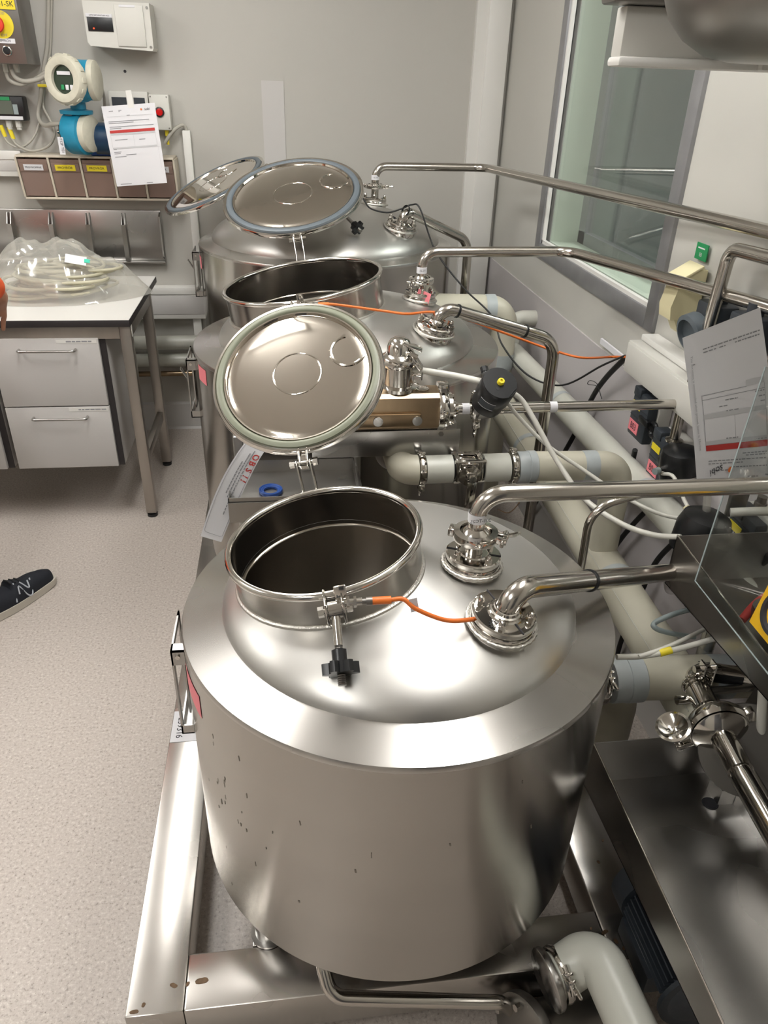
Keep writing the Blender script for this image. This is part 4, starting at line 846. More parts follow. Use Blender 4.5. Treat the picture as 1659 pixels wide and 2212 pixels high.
mb = MB(); mb.tube([(.5612, .965, .506), (.5612, .20, .488)], .0018, 8); mb.build('rim_edge', M['pol'], g1)
c = V((.788, .885, .4005)); MB().lathe([(0, 0), (.0135, 0), (.0145, .0012), (.0155, 0)], c, (0, .069, 1), 28).build('outlet_hole', M['ink'], g1)
MB().cyl((.833, .915, .435), (.824, .915, .435), .011, n=20).cyl((.824, .915, .435), (.815, .915, .435), .0075, n=6).build('bolt', M['bronze'], g1)
mb = MB(); mb.add([(.836, .99, .40), (.836, .20, .40), (.836, .20, .80), (.836, .90, .80), (.84, .99, .40), (.84, .20, .40), (.84, .20, .80), (.84, .90, .80)], [(0,1,2,3),(7,6,5,4),(0,4,5,1),(1,5,6,2),(2,6,7,3),(3,7,4,0)]); mb.build('back_plate', M['dsat'], g1, smooth=False)
for y in (.32, .90): MB().box((.80, y-.02, .0), (.832, y+.02, .44)).build('post', M['sat'], g1, smooth=False)
wl = MB(); wl.tube([(.8325, .9615, .395+.009*i) for i in range(12)], [.0028+.0008*(i % 2) for i in range(12)], 8); wl.build('weld_bead', M['weld'], g1)
g2 = thing('drain_gutter', 'upper stainless drain gutter behind the acrylic sheet at the right edge', 'gutter', (.88, .85, .73), 'stainless gutters')
mb = MB(); gutter(mb, .75, 1.013, 1.164, .45, .845, .785, .732, .775); mb.build('trough', M['sat'], g2, smooth=False)
mb = MB(); mb.tube([(.7512, 1.164, .846), (.7512, .45, .786)], .0018, 8); mb.build('rim_edge', M['pol'], g2)
ay = thing('acrylic_sheet', 'clear acrylic splash sheet standing on the upper gutter', 'sheet', (.75, .8, .8))
A0 = V((.7445, 1.053, .815)); A1 = V((.838, 1.172, 1.187)); B0 = V((.7445, .45, .795)); B1 = V((.838, .45, 1.2)); nn = (A1-A0).cross(B0-A0).normalized()
A0 -= V((.006, 0, 0)); B0 -= V((.006, 0, 0))
mb = MB(); P = [A0, B0, B1, A1]; mb.add([tuple(p) for p in P]+[tuple(p+nn*.004) for p in P], [(0,1,2,3),(7,6,5,4),(0,4,5,1),(1,5,6,2),(2,6,7,3),(3,7,4,0)]); mb.build('sheet', M['acryl'], ay, smooth=False)
eg = MB(); eg.tube([A1, A0], .0014, 6); eg.tube([A0, B0], .0012, 6); eg.build('cut_edge', M['hoseg'], ay)
sg = thing('warning_sign', 'yellow warning sign with a black ring stuck on the acrylic sheet', 'sign', (.75, .85, .85))
q = V((.7415, .884, .852)); ud = V((.22, .08, .97)).normalized(); yd = V((0, -1, -.03)).normalized(); nd = ud.cross(yd).normalized(); nd = nd if nd.x < 0 else -nd
mb = MB(); mb.prism([(0, 0), (.12, 0), (.12, .12), (0, .12)], q+nd*.004, yd, ud, nd, .001); mb.build('plate', M['sign'], sg, smooth=False)
mb = MB(); mb.torus(q+nd*.0052+yd*.05+ud*.05, nd, .034, .006, 40, 6); mb.build('black_ring', M['ink'], sg)
# things standing in the upper gutter and behind it
pc = thing('transfer_pump', 'steel pump head with an open clamp inside the upper gutter', 'pump', (.87, .95, .76))
MB().lathe([(.03, -.008), (.058, -.008), (.06, 0), (.058, .008), (.03, .008), (.03, -.008)], (.865, .93, .835), (-.25, -.6, .75), 40, math.radians(30), math.radians(320)).build('clamp_arc', M['sat'], pc)
MB().lathe([(0, -.05), (.03, -.05), (.032, .0), (.02, .012), (0, .014)], (.875, .95, .825), (-.25, -.6, .75), 32).build('head', M['dsat'], pc)
MB().cyl((.85, .98, .775), (.85, .98, .80), .03, n=28).build('base', M['dsat'], pc)
cable('red_hose', 'dull red hose lying in the upper gutter', [(.80, .98, .775), (.86, 1.02, .79), (.94, 1.04, .81), (1.0, 1.05, .83)], .008, M['red'], 'hose')
bk = thing('domed_valve', 'black domed cap with a short clear tube behind the upper gutter', 'cap', (.85, 1.24, .78))
MB().lathe([(0, .0), (.055, .0), (.055, .055), (.048, .078), (.03, .088), (0, .09)], (.845, 1.235, .765), (.1, 0, 1), 40).build('dome', M['black'], bk)
MB().cyl((.85, 1.24, .852), (.845, 1.245, .892), .008, n=16).build('clear_tube', M['bag'], bk)
MB().box((.905, 1.25, .83), (.945, 1.262, .915), .003).build('bracket', M['dsat'], bk)
cable('air_hose', 'cream hose running right from behind the black domed cap', [(.89, 1.22, .86), (.94, 1.20, .872), (.99, 1.17, .885), (1.01, 1.12, .89)], .0095, M['hosew'], 'hose', 'air hoses')

# ---------------------------------------------------------------- clamped pipe over the lower gutter
cp = thing('clamped_pipe', 'polished pipe with a large clamp and bell nut running over the lower gutter', 'pipe', (.747, .9, .6))
pts = [(1.0, .975, .605), (.77, 1.045, .605), (.742, .80, .602), (.70, .25, .60)]
MB().tube(rpath(pts, .04, 10), .019, 24).build('tube', M['pol'], cp, ang=60)
pd = (V(pts[2])-V(pts[1])).normalized()
for s, r_, w_ in ((.045, .0225, .02), (.085, .0235, .05), (.21, .0225, .09)):
    MB().lathe([(.019, -w_/2), (r_, -w_/2+.001), (r_, w_/2-.001), (.019, w_/2)], V(pts[1])+pd*s, pd, 28).build('sleeve', M['pol'], cp)
MB().tube([V((.74, .78, .602)), V((.70, .25, .60))], .0225, 24).build('glossy_tube', M['pol'], cp)
k = V(pts[1])+pd*.152
cl = MB(); cl.lathe([(.03, -.013), (.052, -.012), (.057, -.004), (.057, .006), (.052, .012), (.03, .013), (.03, -.013)], k, pd, 44); cl = cl.build('large_clamp', M['pol'], cp)
wd_ = V((-.85, .0, -.5)); wd_ = (wd_-pd*wd_.dot(pd)).normalized(); sd = pd.cross(wd_)
for s in (-1, 1): MB().obox(k+wd_*.066+sd*s*.011, wd_, sd, pd, .034, .011, .022, .003).build('clamp_ear', M['pol'], cl)
up_ = V((-.45, -.1, .9)).normalized(); bn = k+wd_*.074
mb = MB(); mb.lathe([(.006, 0), (.010, .004), (.012, .014), (.02, .022), (.03, .036), (.031, .04), (.026, .041), (.012, .032), (0, .03)], bn+up_*.008, up_, 32); mb.build('bell_nut', M['pol'], cl)
MB().cyl(bn-up_*.03, bn+up_*.012, .005, n=12).build('clamp_bolt', M['pol'], cl)
hg = MB(); hg.obox(k-wd_*.06, wd_, sd, pd, .018, .03, .02, .003); hg.build('clamp_hinge', M['pol'], cl)
MB().lathe([(.02, 0), (.05, .001), (.05, .006), (.02, .008)], k+pd*-.016, pd, 40).build('ferrule', M['pol'], cp)
MB().lathe([(.02, 0), (.026, -.002), (.048, -.014), (.05, -.016)], k+pd*.03, pd, 40).build('ferrule', M['pol'], cp)
MB().lathe([(0, 0), (.085, 0), (.086, .004), (.085, .008), (0, .008)], (.80, .86, .575), (-.3, -.75, .45), 48).build('cover_disc', M['dsat'], cp)
ub = MB()
for s in (-1, 1): ub.obox(V(pts[1])+pd*.045+V((.015, 0, .03))+V((1, 0, 0))*s*.011, (1, 0, 0), (0, 1, 0), (0, 0, 1), .003, .02, .05)
ub.torus(V(pts[1])+pd*.045, pd, .024, .0028, 28, 8); ub.cyl(V(pts[1])+pd*.045+V((-.012, 0, .04)), V(pts[1])+pd*.045+V((.04, 0, .04)), .007, n=12)
ub.cyl(V(pts[1])+pd*.07+V((-.045, 0, -.012)), V(pts[1])+pd*.07+V((-.02, 0, -.012)), .009, n=12); ub.build('saddle_clip', M['pol'], cp)
MB().cyl((.785, .995, .59), (1.012, .99, .60), .008, n=14).build('support_rod', M['sat'], cp)
MB().lathe([(.0197, -.04), (.0197, .04)], V(pts[1]).lerp(V(pts[0]), .26), V(pts[0])-V(pts[1]), 24, 0, 4.2, ref=(0, -1, .6)).build('black_tape', M['black'], cp, fix=False)
tag(MB().cyl((0.7924,0.8700,0.7241), (0.8396,0.8700,0.5445), .0085, n=16).build('clear_tube', M['hosew'], org=(0.8396,0.8700,0.5445)), 'short pale plastic tube hanging beside the clamped pipe', 'tube')
tag(MB().tube(rpath([(.86, 1.13, .35), (.855, 1.12, .70)], .02), .016, 16).build('support_post', M['sat'], org=(.86, 1.13, .35)), 'slanting steel post standing under the upper gutter', 'post')

# ---------------------------------------------------------------- motor, white elbow and drain pipe at the lower right
mo = thing('pump_motor', 'dark ribbed electric motor under the lower gutter at the bottom right', 'motor', (.665, .66, .15))
ma = V((.02, -1, .0)).normalized(); m0 = V((.675, .79, .25))
MB().lathe([(0, 0), (.062, 0), (.064, .004), (.064, .16), (.072, .162), (.072, .176), (.03, .19), (0, .19)], m0, ma, 40).build('casing', M['dgrey'], mo)
u_, v_, w_ = frame(ma)
for i in range(22):
    a = PI*1.02*i/21-PI*.01; d = u_*math.cos(a)*1+v_*math.sin(a); d = V((math.cos(a)*1., 0, math.sin(a)))
    MB().obox(m0+ma*.083+d*.070, d, ma, d.cross(ma), .016, .15, .0028).build('fin', M['dgrey'], mo)
MB().lathe([(.064, 0), (.088, 0), (.088, .008), (.064, .008)], m0+ma*.168, ma, 48).build('end_flange', M['dgrey'], mo)
MB().lathe([(0, 0), (.07, 0), (.077, .004), (.077, .05), (0, .052)], m0-ma*.054, ma, 40).build('fan_cowl', M['dgrey'], mo)
mb = MB(); mb.box((.61, .68, .15), (.735, .80, .20), .004); mb.build('foot', M['dgrey'], mo)
MB().cyl(m0+ma*.176+V((-.02, 0, .075)), m0+ma*.19+V((-.02, 0, .075)), .009, n=10).build('cable_gland', M['wins'], mo)
we = thing('white_elbow', 'glossy white insulated elbow at the bottom beside the motor', 'pipe', (.49, .66, .15))
MB().tube(rpath([(.44, .70, .205), (.515, .715, .255), (.535, .56, .24), (.55, .35, .21)], (.035, .05), 10), 0.042, 32).build('cover', M['wins'], we, ang=70)
MB().lathe([(.0425, -.012), (.0432, -.012), (.0432, .012), (.0425, .012)], (.54, .515, .2325), (.08, -1, -.14), 36).build('tape_wrap', M['foil'], we)
MB().lathe([(0, 0), (.052, 0), (.054, .003), (.054, .012), (.05, .015), (0, .015)], (.435, .70, .203), (-.95, -.2, -.1), 40).build('end_disc', M['sat'], we)
triclamp(we, (.447, .702, .208), (.95, .2, .1), .048, (-.3, -.6, .75))
pu = thing('pump_casing', 'dull steel pump casing with bolts below the front skid beam', 'pump', (.42, .66, .0))
MB().lathe([(0, 0), (.075, 0), (.077, .004), (.077, .02), (.07, .024), (0, .024)], (.40, .66, .095), (-.9, -.35, .2), 44).build('cover', M['dsat'], pu)
for i in range(6):
    a = 2*PI*i/6; u_, v_, w_ = frame((-.9, -.35, .2)); q = V((.40, .66, .095))+(u_*math.cos(a)+v_*math.sin(a))*.062+w_*.024; MB().cyl(q, q+w_*.012, .007, n=6).build('bolt', M['pol'], pu)
MB().cyl((.405, .66, .095), (.55, .70, .08), .05, n=30).box((.43, .64, .0), (.55, .74, .06), .004).build('housing', M['dsat'], pu)
dp = pipe('drain_pipe', 'bent steel pipe curving out from under the nearest tank below the skid edge', [(.03, .90, .29), (0.0223,0.7350,0.2624), (0.0344,0.7000,0.2236), (0.3494,0.7000,0.1397), (0.4221,0.7000,0.0240), (.40, .70, .0)], .0125, (.03, .04, .04, .02), n=18)

# ---------------------------------------------------------------- back wall: rails, rack, bins
def rail(label, lo, hi, lips=True):
    o = thing('cable_trunking', label, 'trunking', ((lo[0]+hi[0])/2, hi[1], lo[2]), 'white cable trunking on the back wall')
    MB().box(lo, hi, .003).build('body', M['white'], o)
    if lips:
        MB().box((lo[0], lo[1]-.002, lo[2]+.022), (hi[0], lo[1]+.0005, hi[2]-.04), .0008).build('cover', M['lamg'], o)
        MB().box((lo[0], lo[1]-.006, hi[2]-.034), (hi[0], lo[1]+.0005, hi[2]), .002).build('top_lip', M['white'], o)
    return o
rail('white trunking rail at bench height on the back wall beside the rear tank', (-2.6, 3.69, .585), (-.33, 3.739, .737))
rail('short white trunking at the left edge above the steel rack', (-2.6, 3.70, 1.207), (-1.10, 3.739, 1.309))
rail('slim upright white trunking on the back wall right of the bins', (-.416, 3.71, .737), (-.382, 3.739, 1.402), False)
rail('slim upright white trunking under the rail beside the rear tank', (-.45, 3.71, .14), (-.41, 3.739, .585), False)
rk = thing('steel_rack', 'stainless pocket rack with upright dividers on the back wall above the bench', 'rack', (-.9, 3.72, .846))
MB().box((-1.75, 3.725, .848), (-.548, 3.738, 1.072), .004).build('back_plate', M['sat'], rk)
MB().box((-1.75, 3.70, .840), (-.548, 3.7255, .852), .003).build('bottom_lip', M['sat'], rk)
MB().prism([(0, 0), (.03, .014), (.03, .19), (0, .205)], (-.556, 3.7265, .86), (0, -1, 0), (0, 0, 1), (1, 0, 0), .006).build('end_lip', M['sat'], rk, smooth=False)
for x in (-1.212, -1.035, -.875, -.72, -1.39, -1.56):
    MB().prism([(0, 0), (.04, .0), (.04, .16), (.012, .205), (0, .205)], (x-.003, 3.7265, .855), (0, -1, 0), (0, 0, 1), (1, 0, 0), .004).prism([(0, 0), (.04, .0), (.04, .16), (.012, .205), (0, .205)], (x+.012, 3.7265, .855), (0, -1, 0), (0, 0, 1), (1, 0, 0), .004).box((x-.003, 3.6845, .855), (x+.016, 3.6866, 1.015)).build('divider', M['sat'], rk, smooth=False)
bn_ = thing('tilt_bin_cabinet', 'wall cabinet of five smoky tilt-out bins with PROVRÖR labels', 'bin cabinet', (-.775, 3.67, 1.125))
x0, x1 = -1.098, -.452; wbin = (x1-x0)/5
MB().box((x0, 3.60, 1.293), (x1, 3.739, 1.302), .002).build('top_panel', M['beige'], bn_); MB().box((x0, 3.64, 1.124), (x1, 3.739, 1.133), .002).build('bottom_panel', M['beige'], bn_); MB().box((x0, 3.73, 1.133), (x1, 3.738, 1.293)).build('back_panel', M['beige'], bn_, smooth=False)
for i in range(6):
    x = x0+wbin*i; MB().prism([(0, 0), (-.098, 0), (-.138, .16), (0, .16)], (x-.004, 3.738, 1.133), (0, 1, 0), (0, 0, 1), (1, 0, 0), .008).build('partition', M['beige'], bn_, smooth=False)
for i, tx in enumerate(('PROVKOPPAR', 'PROVRÖR', 'PROVRÖR', '', 'PROVRÖR')):
    a, b = x0+wbin*i+.006, x0+wbin*(i+1)-.006; fn = V((0, -1, -.25)).normalized(); ud = V((0, -.25, 1)).normalized()
    bp = MB(); bp.prism([(0, 0), (-.004, 0), (-.040, .148), (-.036, .148)], (a, 3.647, 1.138), (0, 1, 0), (0, 0, 1), (1, 0, 0), b-a); bp.box((a, 3.65, 1.138), (b, 3.72, 1.141)); 
    bp = bp.build('bin', M['binp'], bn_, smooth=False)
    c = V(((a+b)/2, 3.612, 1.255)); MB().obox(c, (1, 0, 0), ud, fn, b-a-.004, .034, .004, .001).build('label_rail', M['binp'], bp)
    if tx:
        c2 = c+fn*.0035; MB().obox(c2, (1, 0, 0), ud, fn, .082 if i else .078, .024, .001).build('paper_label', M['paper'] if i in (0, 4) else M['yellow'], bp, smooth=False)
        text(tx, c2+fn*.0012, (1, 0, 0), ud, .0135 if i else .0105, M['ink'], bp)

# ---------------------------------------------------------------- back wall: instruments
cb = thing('control_cabinet', 'grey steel control box with a red emergency stop at the upper left', 'control box', (-1.12, 3.6, 1.628))
MB().box((-1.35, 3.548, 1.628), (-.964, 3.739, 2.05), .004).build('housing', M['dsat'], cb)
MB().box((-1.2, 3.544, 1.806), (-.972, 3.5468, 1.842)).build('name_plate', M['yellow'], cb, smooth=False)
text('R1201-SK', (-1.025, 3.5432, 1.823), (1, 0, 0), (0, 0, 1), .024, M['ink'], cb)
es = MB().lathe([(0, 0), (.046, 0), (.046, .002), (.0, .003)], (-1.036, 3.547, 1.757), (0, -1, 0), 40).build('stop_collar', M['yellow'], cb)
MB().lathe([(.016, 0), (.018, .012), (.027, .016), (.029, .024), (.026, .03), (0, .034)], (-1.046, 3.545, 1.757), (0, -1, 0), 32).build('stop_button', mat('red_button', '#d23b20', .4), es)
text('OFF', (-1.03, 3.5435, 1.722), (1, 0, 0), (0, 0, 1), .013, M['gink'], es); text('NÖD', (-1.03, 3.5435, 1.793), (1, 0, 0), (0, 0, 1), .013, M['gink'], es)
MB().box((-1.14, 3.5455, 1.696), (-.995, 3.5475, 1.712)).build('name_strip', M['paper'], cb, smooth=False); text('LAMPPROV', (-1.04, 3.5445, 1.704), (1, 0, 0), (0, 0, 1), .012, M['ink'], cb)
MB().lathe([(0, 0), (.0165, 0), (.0185, .003), (.0165, .006), (.0145, .007), (0, .005)], (-1.031, 3.547, 1.672), (0, -1, 0), 28).build('push_ring', M['pol'], cb); MB().lathe([(0, .006), (.0135, .006), (.0135, .008), (0, .009)], (-1.031, 3.547, 1.672), (0, -1, 0), 24).build('push_button', M['black'], cb)
for x in (-1.03, -1.07): MB().cyl((x, 3.62, 1.60), (x, 3.62, 1.628), .012, n=8).build('cable_gland', M['wins'], cb)
we_ = thing('white_enclosure', 'white plastic enclosure with a dark window and a small red light on the back wall', 'enclosure', (-.61, 3.66, 1.68))
MB().prism([(-.738, 1.85), (-.738, 1.712), (-.728, 1.70), (-.50, 1.69), (-.49, 1.69), (-.485, 1.70), (-.485, 1.85)], (0, 3.61, 0), (1, 0, 0), (0, 0, 1), (0, 1, 0), .128).build('box', M['plast'], we_, ang=20)
MB().box((-.62, 3.604, 1.702), (-.51, 3.6105, 1.842), .003).build('door', M['plast'], we_)
MB().box((-.728, 3.606, 1.750), (-.632, 3.6105, 1.796), .001).build('dark_window', M['black'], we_)
MB().box((-.731, 3.607, 1.797), (-.632, 3.6104, 1.808)).build('name_strip', M['paper'], we_, smooth=False); text('UPPSTARTVENTILER MCS', (-.68, 3.6062, 1.8025), (1, 0, 0), (0, 0, 1), .0068, M['ink'], we_)
MB().box((-.60, 3.6025, 1.833), (-.54, 3.6045, 1.841)).build('name_strip', M['paper'], we_, smooth=False)
MB().cyl((-.706, 3.6045, 1.759), (-.706, 3.6062, 1.759), .0028, n=10).build('red_light', M['led'], we_)
for z in (1.703, 1.835): MB().cyl((-.495, 3.6065, z), (-.495, 3.6105, z), .005, n=10).build('lid_screw', M['dsat'], we_)
# flow transmitter
ft = thing('flow_transmitter', 'blue flow transmitter with cream covers and a green display on the back wall', 'instrument', (-.78, 3.6, 1.30))
f0 = V((-0.8149,3.4600,1.5810)); ax = V((-.42, -.90, .06)).normalized(); 
MB().lathe([(0, -.11), (.068, -.11), (.072, -.105), (.072, -.02), (.075, -.012), (0, -.012)], f0, ax, 44).build('head', M['cyan'], ft)
hd_ = MB(); n_ = 40; rr = []
MB().lathe([(.050, .012), (.060, .016), (.078, .014), (.086, .004), (.087, -.02), (.075, -.03), (.05, -.03), (.05, .012)], f0, ax, 44).build('front_cover', M['coverc'], ft)
u_, v_, w_ = frame(ax)
for i in range(14):
    a = 2*PI*i/14; d = u_*math.cos(a)+v_*math.sin(a); MB().obox(f0+d*.0865-ax*.008, d, ax.cross(d), ax, .005, .018, .022, .001).build('grip_rib', M['coverc'], ft)
MB().lathe([(0, 0), (.052, 0)], f0-ax*.002, ax, 36).build('display', mat('green_display', '#2c3a2c', .25), ft, fix=False)
MB().obox(f0+v_*.022*1, u_, v_, ax, .06, .012, .003).build('display_label', M['paper'], ft, smooth=False)
for i, m_ in enumerate(('green', 'paper', 'paper')): MB().obox(f0+u_*(-.012+.021*i)-v_*.026, u_, v_, ax, .014, .018, .003, .002).build('key', M[m_], ft)
r0 = f0-ax*.16; rx = V((1, .1, 0)); q = V((-0.7133,3.5300,1.5808))
MB().lathe([(0, .012), (.06, .012), (.07, .006), (.072, -.014), (.05, -.03), (0, -.03)], q, (.995, -.1, 0), 40).build('rear_cover', M['coverc'], ft)
MB().cyl(q-V((.075, -.008, 0)), q-V((.005, 0, 0)), .07, n=40).build('side_housing', M['cyan'], ft)
nk_ = V((-0.8014,3.5600,1.4956))
MB().cyl(nk_+V((0, 0, -.05)), nk_+V((0, 0, .07)), .030, n=24).lathe([(.03, -.016), (.062, -.016), (.064, -.01), (.064, -.002), (.03, .004)], nk_+V((-.01, 0, -.02)), (0, 0, 1), 32).build('neck', M['cyan'], ft)
s0 = V((-0.8047,3.5600,1.3901)); sa = V((.93, -.36, 0)).normalized()
MB().lathe([(0, -.05), (.075, -.05), (.08, -.04), (.08, .02), (.07, .026), (0, .026)], s0, sa, 40).build('sensor_body', M['cyan'], ft)
MB().lathe([(0, .056), (.055, .056), (.068, .05), (.07, .026), (0, .026)], s0, sa, 36).build('sensor_cover', M['coverc'], ft)
MB().lathe([(.0812, -.03), (.0812, .0)], s0, sa, 6, -.5, .3, ref=(0, -.4, 1)).build('paper_band', M['paper'], ft, fix=False)
MB().cyl(s0+sa*.03+V((.02, .05, -.02)), s0+sa*.05+V((.09, .05, -.02)), .06, n=30).build('process_body', mat('dark_blue_paint', '#0f3350', .35), ft)
MB().cyl(s0-sa*.05+V((-.03, 0, .0)), s0-sa*.03+V((-.07, 0, 0)), .012, n=10).build('cable_gland', M['pol'], ft)
MB().cyl(s0+V((.02, .05, 0)), V((s0.x+.02, 3.74, s0.z)), .02, n=16).build('wall_arm', M['dsat'], ft)
for p, q_ in (((-0.7804,3.5550,1.5821), (-0.7328,3.4900,1.5834)),): MB().cyl(p, q_, .006, n=10).build('clamp_screw', M['pol'], ft)
tg = thing('instrument_tag', 'white hanging tag lettered F12F TE1 below the blue transmitter', 'tag', (-0.8802,3.5000,1.3174))
MB().obox((-0.8768,3.5000,1.3464), (1, 0, 0), (0, 0, 1), (0, 1, 0), .022, .064, .001).build('plate', M['paper'], tg, smooth=False); text('F12F TE1', (-0.8745,3.4980,1.3466), (.03, 0, -1), (1, 0, .03), .014, M['ink'], tg)
MB().tube(spline([(-0.8749,3.5000,1.3768), (-0.8792,3.5100,1.3962), (-0.8789,3.5200,1.4207)]), .002, 6).build('cord', M['blackm'], tg)
tag(MB().box((-.79, 3.61, 1.3025), (-.69, 3.66, 1.336), .003).build('blue_box', mat('bright_blue_plastic', '#1554a8', .45), org=(-.74, 3.63, 1.3025)), 'small bright blue box standing on the bin cabinet', 'box')
# black panel meter at the left edge
pmr = thing('panel_meter', 'black panel meter with a green label at the left edge of the back wall', 'instrument', (-1.12, 3.7, 1.42))
MB().box((-1.25, 3.675, 1.425), (-1.045, 3.739, 1.515), .006).build('housing', M['black'], pmr)
MB().box((-1.2, 3.672, 1.448), (-1.09, 3.6755, 1.498)).build('display', mat('grey_lcd', '#5c6258', .3), pmr, smooth=False)
MB().box((-1.2, 3.671, 1.499), (-1.095, 3.675, 1.512)).build('green_label', M['green'], pmr, smooth=False)
MB().box((-1.088, 3.672, 1.448), (-1.07, 3.6755, 1.485)).build('key_strip', M['hoseg'], pmr, smooth=False)
MB().box((-1.2, 3.671, 1.428), (-1.056, 3.675, 1.441)).build('name_strip', M['paper'], pmr, smooth=False)
for x in (-1.086, -1.124): MB().cyl((x, 3.70, 1.40), (x, 3.70, 1.425), .013, n=8).cyl((x, 3.70, 1.39), (x, 3.70, 1.40), .010, n=12).build('cable_gland', M['plast'], pmr)
# white meter behind the notice and the red indicator box
mt = thing('wall_meter', 'white framed meter with dark displays behind the hanging notice', 'instrument', (-.62, 3.7, 1.43))
MB().box((-.703, 3.69, 1.40), (-.542, 3.739, 1.545), .004).build('housing', M['plast'], mt); MB().box((-.69, 3.687, 1.47), (-.63, 3.6905, 1.522)).build('dark_display', M['dgrey'], mt, smooth=False); MB().box((-.60, 3.687, 1.47), (-.555, 3.6905, 1.522)).build('dark_display', M['dgrey'], mt, smooth=False)
ri_ = thing('indicator_box', 'white box with a round red indicator light beside the hanging notice', 'indicator', (-.5, 3.7, 1.40))
MB().box((-.538, 3.68, 1.402), (-.455, 3.739, 1.537), .006).build('housing', M['plast'], ri_); MB().lathe([(0, 0), (.019, 0), (.020, .004), (.016, .006), (.0, .006)], (-.498, 3.68, 1.471), (0, -1, 0), 28).build('bezel', M['black'], ri_); MB().lathe([(0, .005), (.0145, .005), (.013, .011), (0, .013)], (-.498, 3.68, 1.471), (0, -1, 0), 24).build('red_lens', mat('red_lens', '#c01515', .2), ri_)
for x in (-.53, -.464):
    for z in (1.41, 1.528): MB().cyl((x, 3.678, z), (x, 3.681, z), .003, n=8).build('screw', M['dsat'], ri_)
MB().cyl((-.48, 3.71, 1.38), (-.48, 3.71, 1.402), .009, n=8).cyl((-.48, 3.71, 1.345), (-.48, 3.71, 1.378), .006, n=10).build('cable_gland', M['yellow'], ri_)
# notice on the wall
def notice(name, label, TL, TR, BL, BR, bars):
    TL, TR, BL, BR = (V(p) for p in (TL, TR, BL, BR)); o = thing(name, label, 'paper', (BL+BR)/2); n = (BL-TL).cross(TR-TL).normalized(); n = n if n.y < 0 else -n
    at = lambda a, b, off=0.: TL.lerp(TR, a).lerp(BL.lerp(BR, a), b)+n*(off+.006*math.sin(PI*b))
    mb = MB(); mb.grid(lambda a, b: tuple(at(a, b)), 6, 12); mb.build('sheet', M['paper'], o, fix=False)
    for nm, m_, rc in bars:
        q = MB()
        for a0, b0, a1, b1 in rc: q.grid(lambda a, b: tuple(at(a0+(a1-a0)*a, b0+(b1-b0)*b, .001)), 1, max(1, int((b1-b0)*14)))
        q = q.build(nm, m_, o, fix=False); q['kind'] = 'stuff'
    return o, at, (TR-TL).normalized(), (TL-BL).normalized()
lines = []
for b_, a0, a1 in ((.06, .12, .2), (.055, .3, .36), (.07, .3, .32), (.12, .44, .5), (.185, .08, .85), (.205, .08, .55), (.25, .08, .92), (.27, .08, .3), (.41, .14, .38), (.42, .6, .72), (.525, .08, .14), (.56, .08, .22), (.58, .08, .2), (.60, .3, .5), (.62, .08, .3), (.97, .08, .3), (.975, .6, .72)): lines.append((a0, b_, a1, b_+.008))
nw, at, nu, nv = notice('notice_sheet', 'white printed notice hanging in front of the bins on the back wall', (-0.6983,3.5000,1.4915), (-0.4893,3.5000,1.5099), (-0.6804,3.5000,1.1965), (-0.4740,3.5000,1.2140), (('red_bar', M['red'], ((.07, .295, .93, .33),)), ('grey_bars', M['lgrey'], ((.07, .335, .93, .355), (.07, .505, .93, .525))), ('table_lines', M['lgrey'], ((.07, .13, .93, .1325), (.07, .36, .075, .50), (.5, .36, .505, .5), (.925, .36, .93, .5), (.94, .45, .943, .8))), ('printed_lines', M['gink'], lines)))
text('sobi', at(.84, .065, .0015), nu, nv, .013, M['ink'], nw); MB().lathe([(0, 0), (.0036, 0)], at(.73, .065, .0015), (0, -1, 0), 14).build('orange_dot', M['orange'], nw, fix=False)
MB().obox(at(.55, -.04, .001), nu, nv, nu.cross(nv), .022, .075, .001).build('tape_strip', M['white'], nw, smooth=False)
# grey instrument cables
def gc(label, pts, r=.006): cable('grey_cable', label, pts, r, M['cab'], 'cable', 'grey instrument cables on the back wall')
gc('thick grey cable running down the back wall left of the white enclosure', [(-0.8829,3.7250,1.8842), (-0.9020,3.7250,1.7915), (-0.9236,3.7250,1.6959), (-0.9574,3.7200,1.5971), (-0.9815,3.7150,1.5128), (-1.0027,3.7100,1.4440), (-0.9736,3.6600,1.4122), (-0.9152,3.5800,1.4205), (-0.8677,3.5600,1.4259)], .009)
gc('second grey cable beside the thick one on the back wall', [(-0.8717,3.7300,1.8851), (-0.8983,3.7300,1.7606), (-0.9218,3.7300,1.6639), (-0.9659,3.7300,1.5468), (-0.9781,3.7200,1.4787), (-0.9506,3.7000,1.4196), (-0.9448,3.6900,1.3765), (-0.9750,3.6800,1.3323), (-1.0451,3.6800,1.3113), (-1.0977,3.6800,1.3298), (-1.1256,3.7000,1.3580)], .0055)
gc('grey cable looping from the control box behind the blue transmitter', [(-1.0725,3.6200,1.6090), (-1.0658,3.6200,1.5739), (-1.0246,3.6200,1.5590), (-0.9677,3.6200,1.5768), (-0.9176,3.6200,1.6056)], .008)
gc('paler grey cable looping under the control box', [(-1.0466,3.6100,1.6096), (-1.0392,3.6100,1.5859), (-1.0106,3.6100,1.5707), (-0.9561,3.6100,1.5771), (-0.9051,3.6000,1.5978)], .009)
gc('thin grey cable hanging from the panel meter to the trunking', [(-1.1582,3.7000,1.3713), (-1.1364,3.6900,1.3372), (-1.0923,3.6900,1.3239), (-1.0416,3.7000,1.3562), (-1.0054,3.7150,1.4177), (-0.9861,3.7200,1.4956)], .005)
gc('grey cable curving from the indicator box into the upright trunking', [(-0.4949,3.7000,1.3497), (-0.4564,3.7000,1.3956), (-0.4237,3.7100,1.4190), (-0.4052,3.7200,1.4190), (-0.3963,3.7250,1.3956)], .0075)
